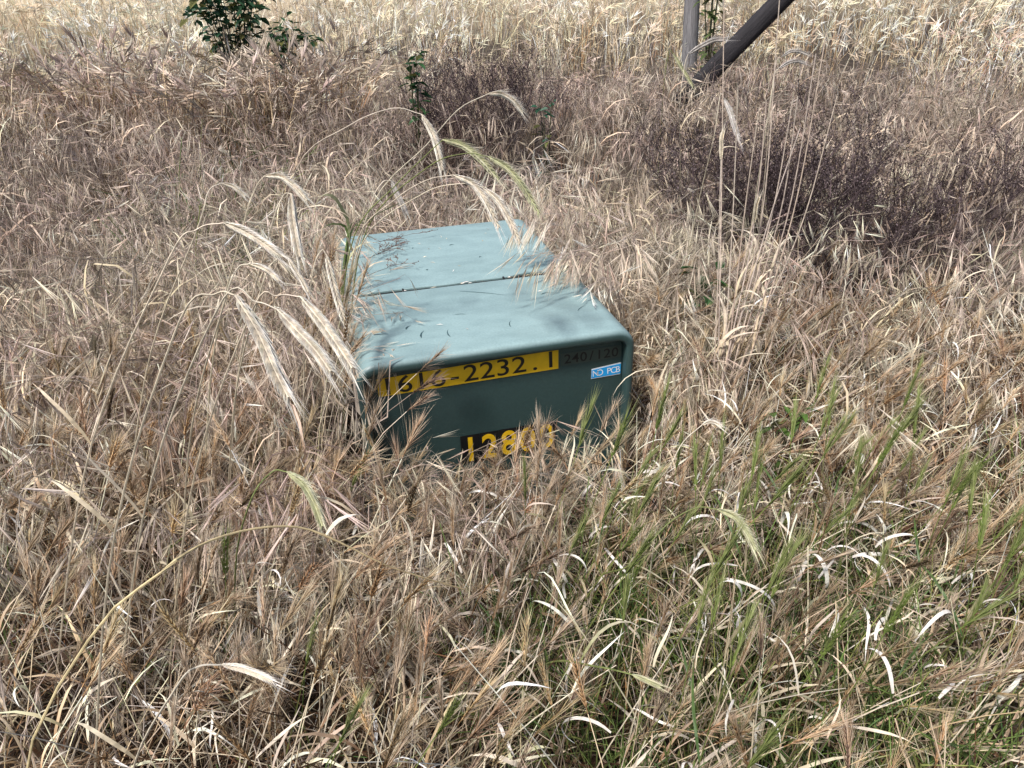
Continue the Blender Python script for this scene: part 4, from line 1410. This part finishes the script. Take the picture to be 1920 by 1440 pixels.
# ------------------------------------------------------------------ dead twiggy weeds
def twiggy(name, label, x, y, h, rad, stems, c=(.08, .058, .06), cs=(.14, .108, .11), group="dead twiggy weeds"):
    z0 = float(terrain(x, y))
    t = empty(name, (x, y, z0))
    tag(t, label, "weed", group)
    s, g, sd_ = Geo(), Geo(), Geo()

    def grow(p, d, l, r, lev):
        n = 4; P = [p]
        for i in range(n):
            d = unit(d + np.array([rnd(-.22, .22), rnd(-.22, .22), rnd(-.05, .18)]))
            p = p + d*l/n; P.append(p)
        (s if lev == 0 else g).tube(P, [r*(1 - .15*i) for i in range(n + 1)], jit(c, .2), jit(c, .25)) if lev < 2 else g.ribbon([P[0], P[2], P[4]], [r*3, r*2.4, r*1.4], unit([rnd(-1, 1), rnd(-1, 1), rnd(-1, 1)]), jit(c, .25))
        if lev < 3:
            m = (9, 5, 5)[lev]
            for q in range(m):
                i = random.randint(1, n)
                a = rnd(0, 6.28)
                dd = unit(d*.8 + np.array([math.cos(a), math.sin(a), rnd(-.1, .6)])*rnd(.4, .9))
                grow(P[i], dd, l*rnd(.34, .55), r*.55, lev + 1)
        else:
            for q in range(4):
                o = P[random.randint(1, n)] + np.array([rnd(-1, 1), rnd(-1, 1), rnd(-1, 1)])*.004
                dd = unit([rnd(-1, 1), rnd(-1, 1), rnd(-1, 1)])
                l_ = rnd(.006, .012)
                sd_.ribbon([o, o + dd*l_*.5, o + dd*l_], [.0015, .0062, 0], unit(np.cross(dd, [.3, .5, .8])), jit(cs, .4))
    for k in range(stems):
        a = rnd(0, 6.28); le = rnd(.15, .75)
        b = np.array([math.cos(a)*rad*rnd(0, .45), math.sin(a)*rad*rnd(0, .45), 0])
        grow(b, unit([math.cos(a)*le, math.sin(a)*le, 1]), h*rnd(.55, .8), .0042, 0)
    s.build("stem", M_TWIG, t)
    o = g.build("twigs", M_TWIG, t); o["kind"] = "stuff"
    o = sd_.build("seed_heads", M_TWIG, t); o["kind"] = "stuff"


twiggy("dead_weed", "large dark purplish dead weed behind the box, below the pale field", .82, 3.75, .82, .8, 24)
twiggy("dead_weed", "smaller brown dead weed left of the large purplish one", .32, 3.2, .55, .5, 14, (.11, .075, .06), (.18, .13, .11))
twiggy("dead_weed", "dark purplish dead weed behind the fan of tall stalks", 1.62, 1.50, .84, .7, 22)
twiggy("dead_weed", "dark dead weed at the right edge, behind the tall stalks", 1.95, 1.15, .84, .65, 18)
twiggy("dead_weed", "dark dead weed furthest right, past the tall stalks", 2.6, 1.1, .7, .55, 8)

# ------------------------------------------------------------------ dry sprig lying on the lid, and chaff
g = Geo()
t = empty("dry_sprig", (-.36, .60, BH))
tag(t, "thin branching dry sprig with tiny seeds lying on the rear lid's left", "sprig")
sg, sp = Geo(), Geo()


def sprig(p, d, l, lev):
    P = [p]
    for i in range(3):
        d = unit(d + np.array([rnd(-.25, .25), rnd(-.25, .25), 0])); p = p + d*l/3 + np.array([0, 0, rnd(-.002, .004)]); P.append(p)
    sg.tube(P, [.0010, .0008, .0007, .0006], (.13, .08, .065))
    if lev < 2:
        for q in range(4):
            a = rnd(-1.1, 1.1)
            sprig(P[random.randint(1, 3)], np.array([d[0]*math.cos(a) - d[1]*math.sin(a), d[0]*math.sin(a) + d[1]*math.cos(a), 0]), l*.45, lev + 1)
    else:
        for q in range(2):
            sp.diamond(P[random.randint(1, 3)], np.array([rnd(-1, 1), rnd(-1, 1), .3]), .006, .004, np.array([.1, .2, 1.]), (.16, .10, .08), (.2, .13, .1), 1)


for (p, d, l) in [((.03, .10, .012), (.4, 1, 0), .20), ((.06, .22, .012), (.8, .6, 0), .16), ((.05, .05, .012), (1, .5, 0), .13), ((.10, .40, .012), (1, .25, 0), .16)]:
    sprig(np.array(p), unit(d), l, 0)
sg.build("twig", M_TWIG, t)
o = sp.build("seeds", M_TWIG, t); o["kind"] = "stuff"

g = Geo()
for k in range(34):
    if k < 12: x, y = rnd(-.28, .30), HINGE_Y + rnd(-.006, .018)
    else: x, y = rnd(-.34, .32), rnd(.05, 1.12)
    a = rnd(0, 6.28); d = np.array([math.cos(a), math.sin(a), rnd(-.03, .12)])
    if k < 12: d = unit([1, rnd(-.3, .3), .1])
    z = BH + .0012 - (.005 if y > HINGE_Y else 0)
    l = rnd(.008, .026)
    g.ribbon([np.array([x, y, z]), np.array([x, y, z + .0015]) + d*l*.5, np.array([x, y, z]) + d*l], [.001, rnd(.002, .005), 0], np.array([-d[1], d[0], .3]), jit(random.choice((PALE, STRAW, BROWN, BLEACHED)), .2))
o = g.build("chaff", M_GRASS)
tag(o, "scattered husks and chaff lying on the box lid and in its joint", "chaff", kind="stuff")
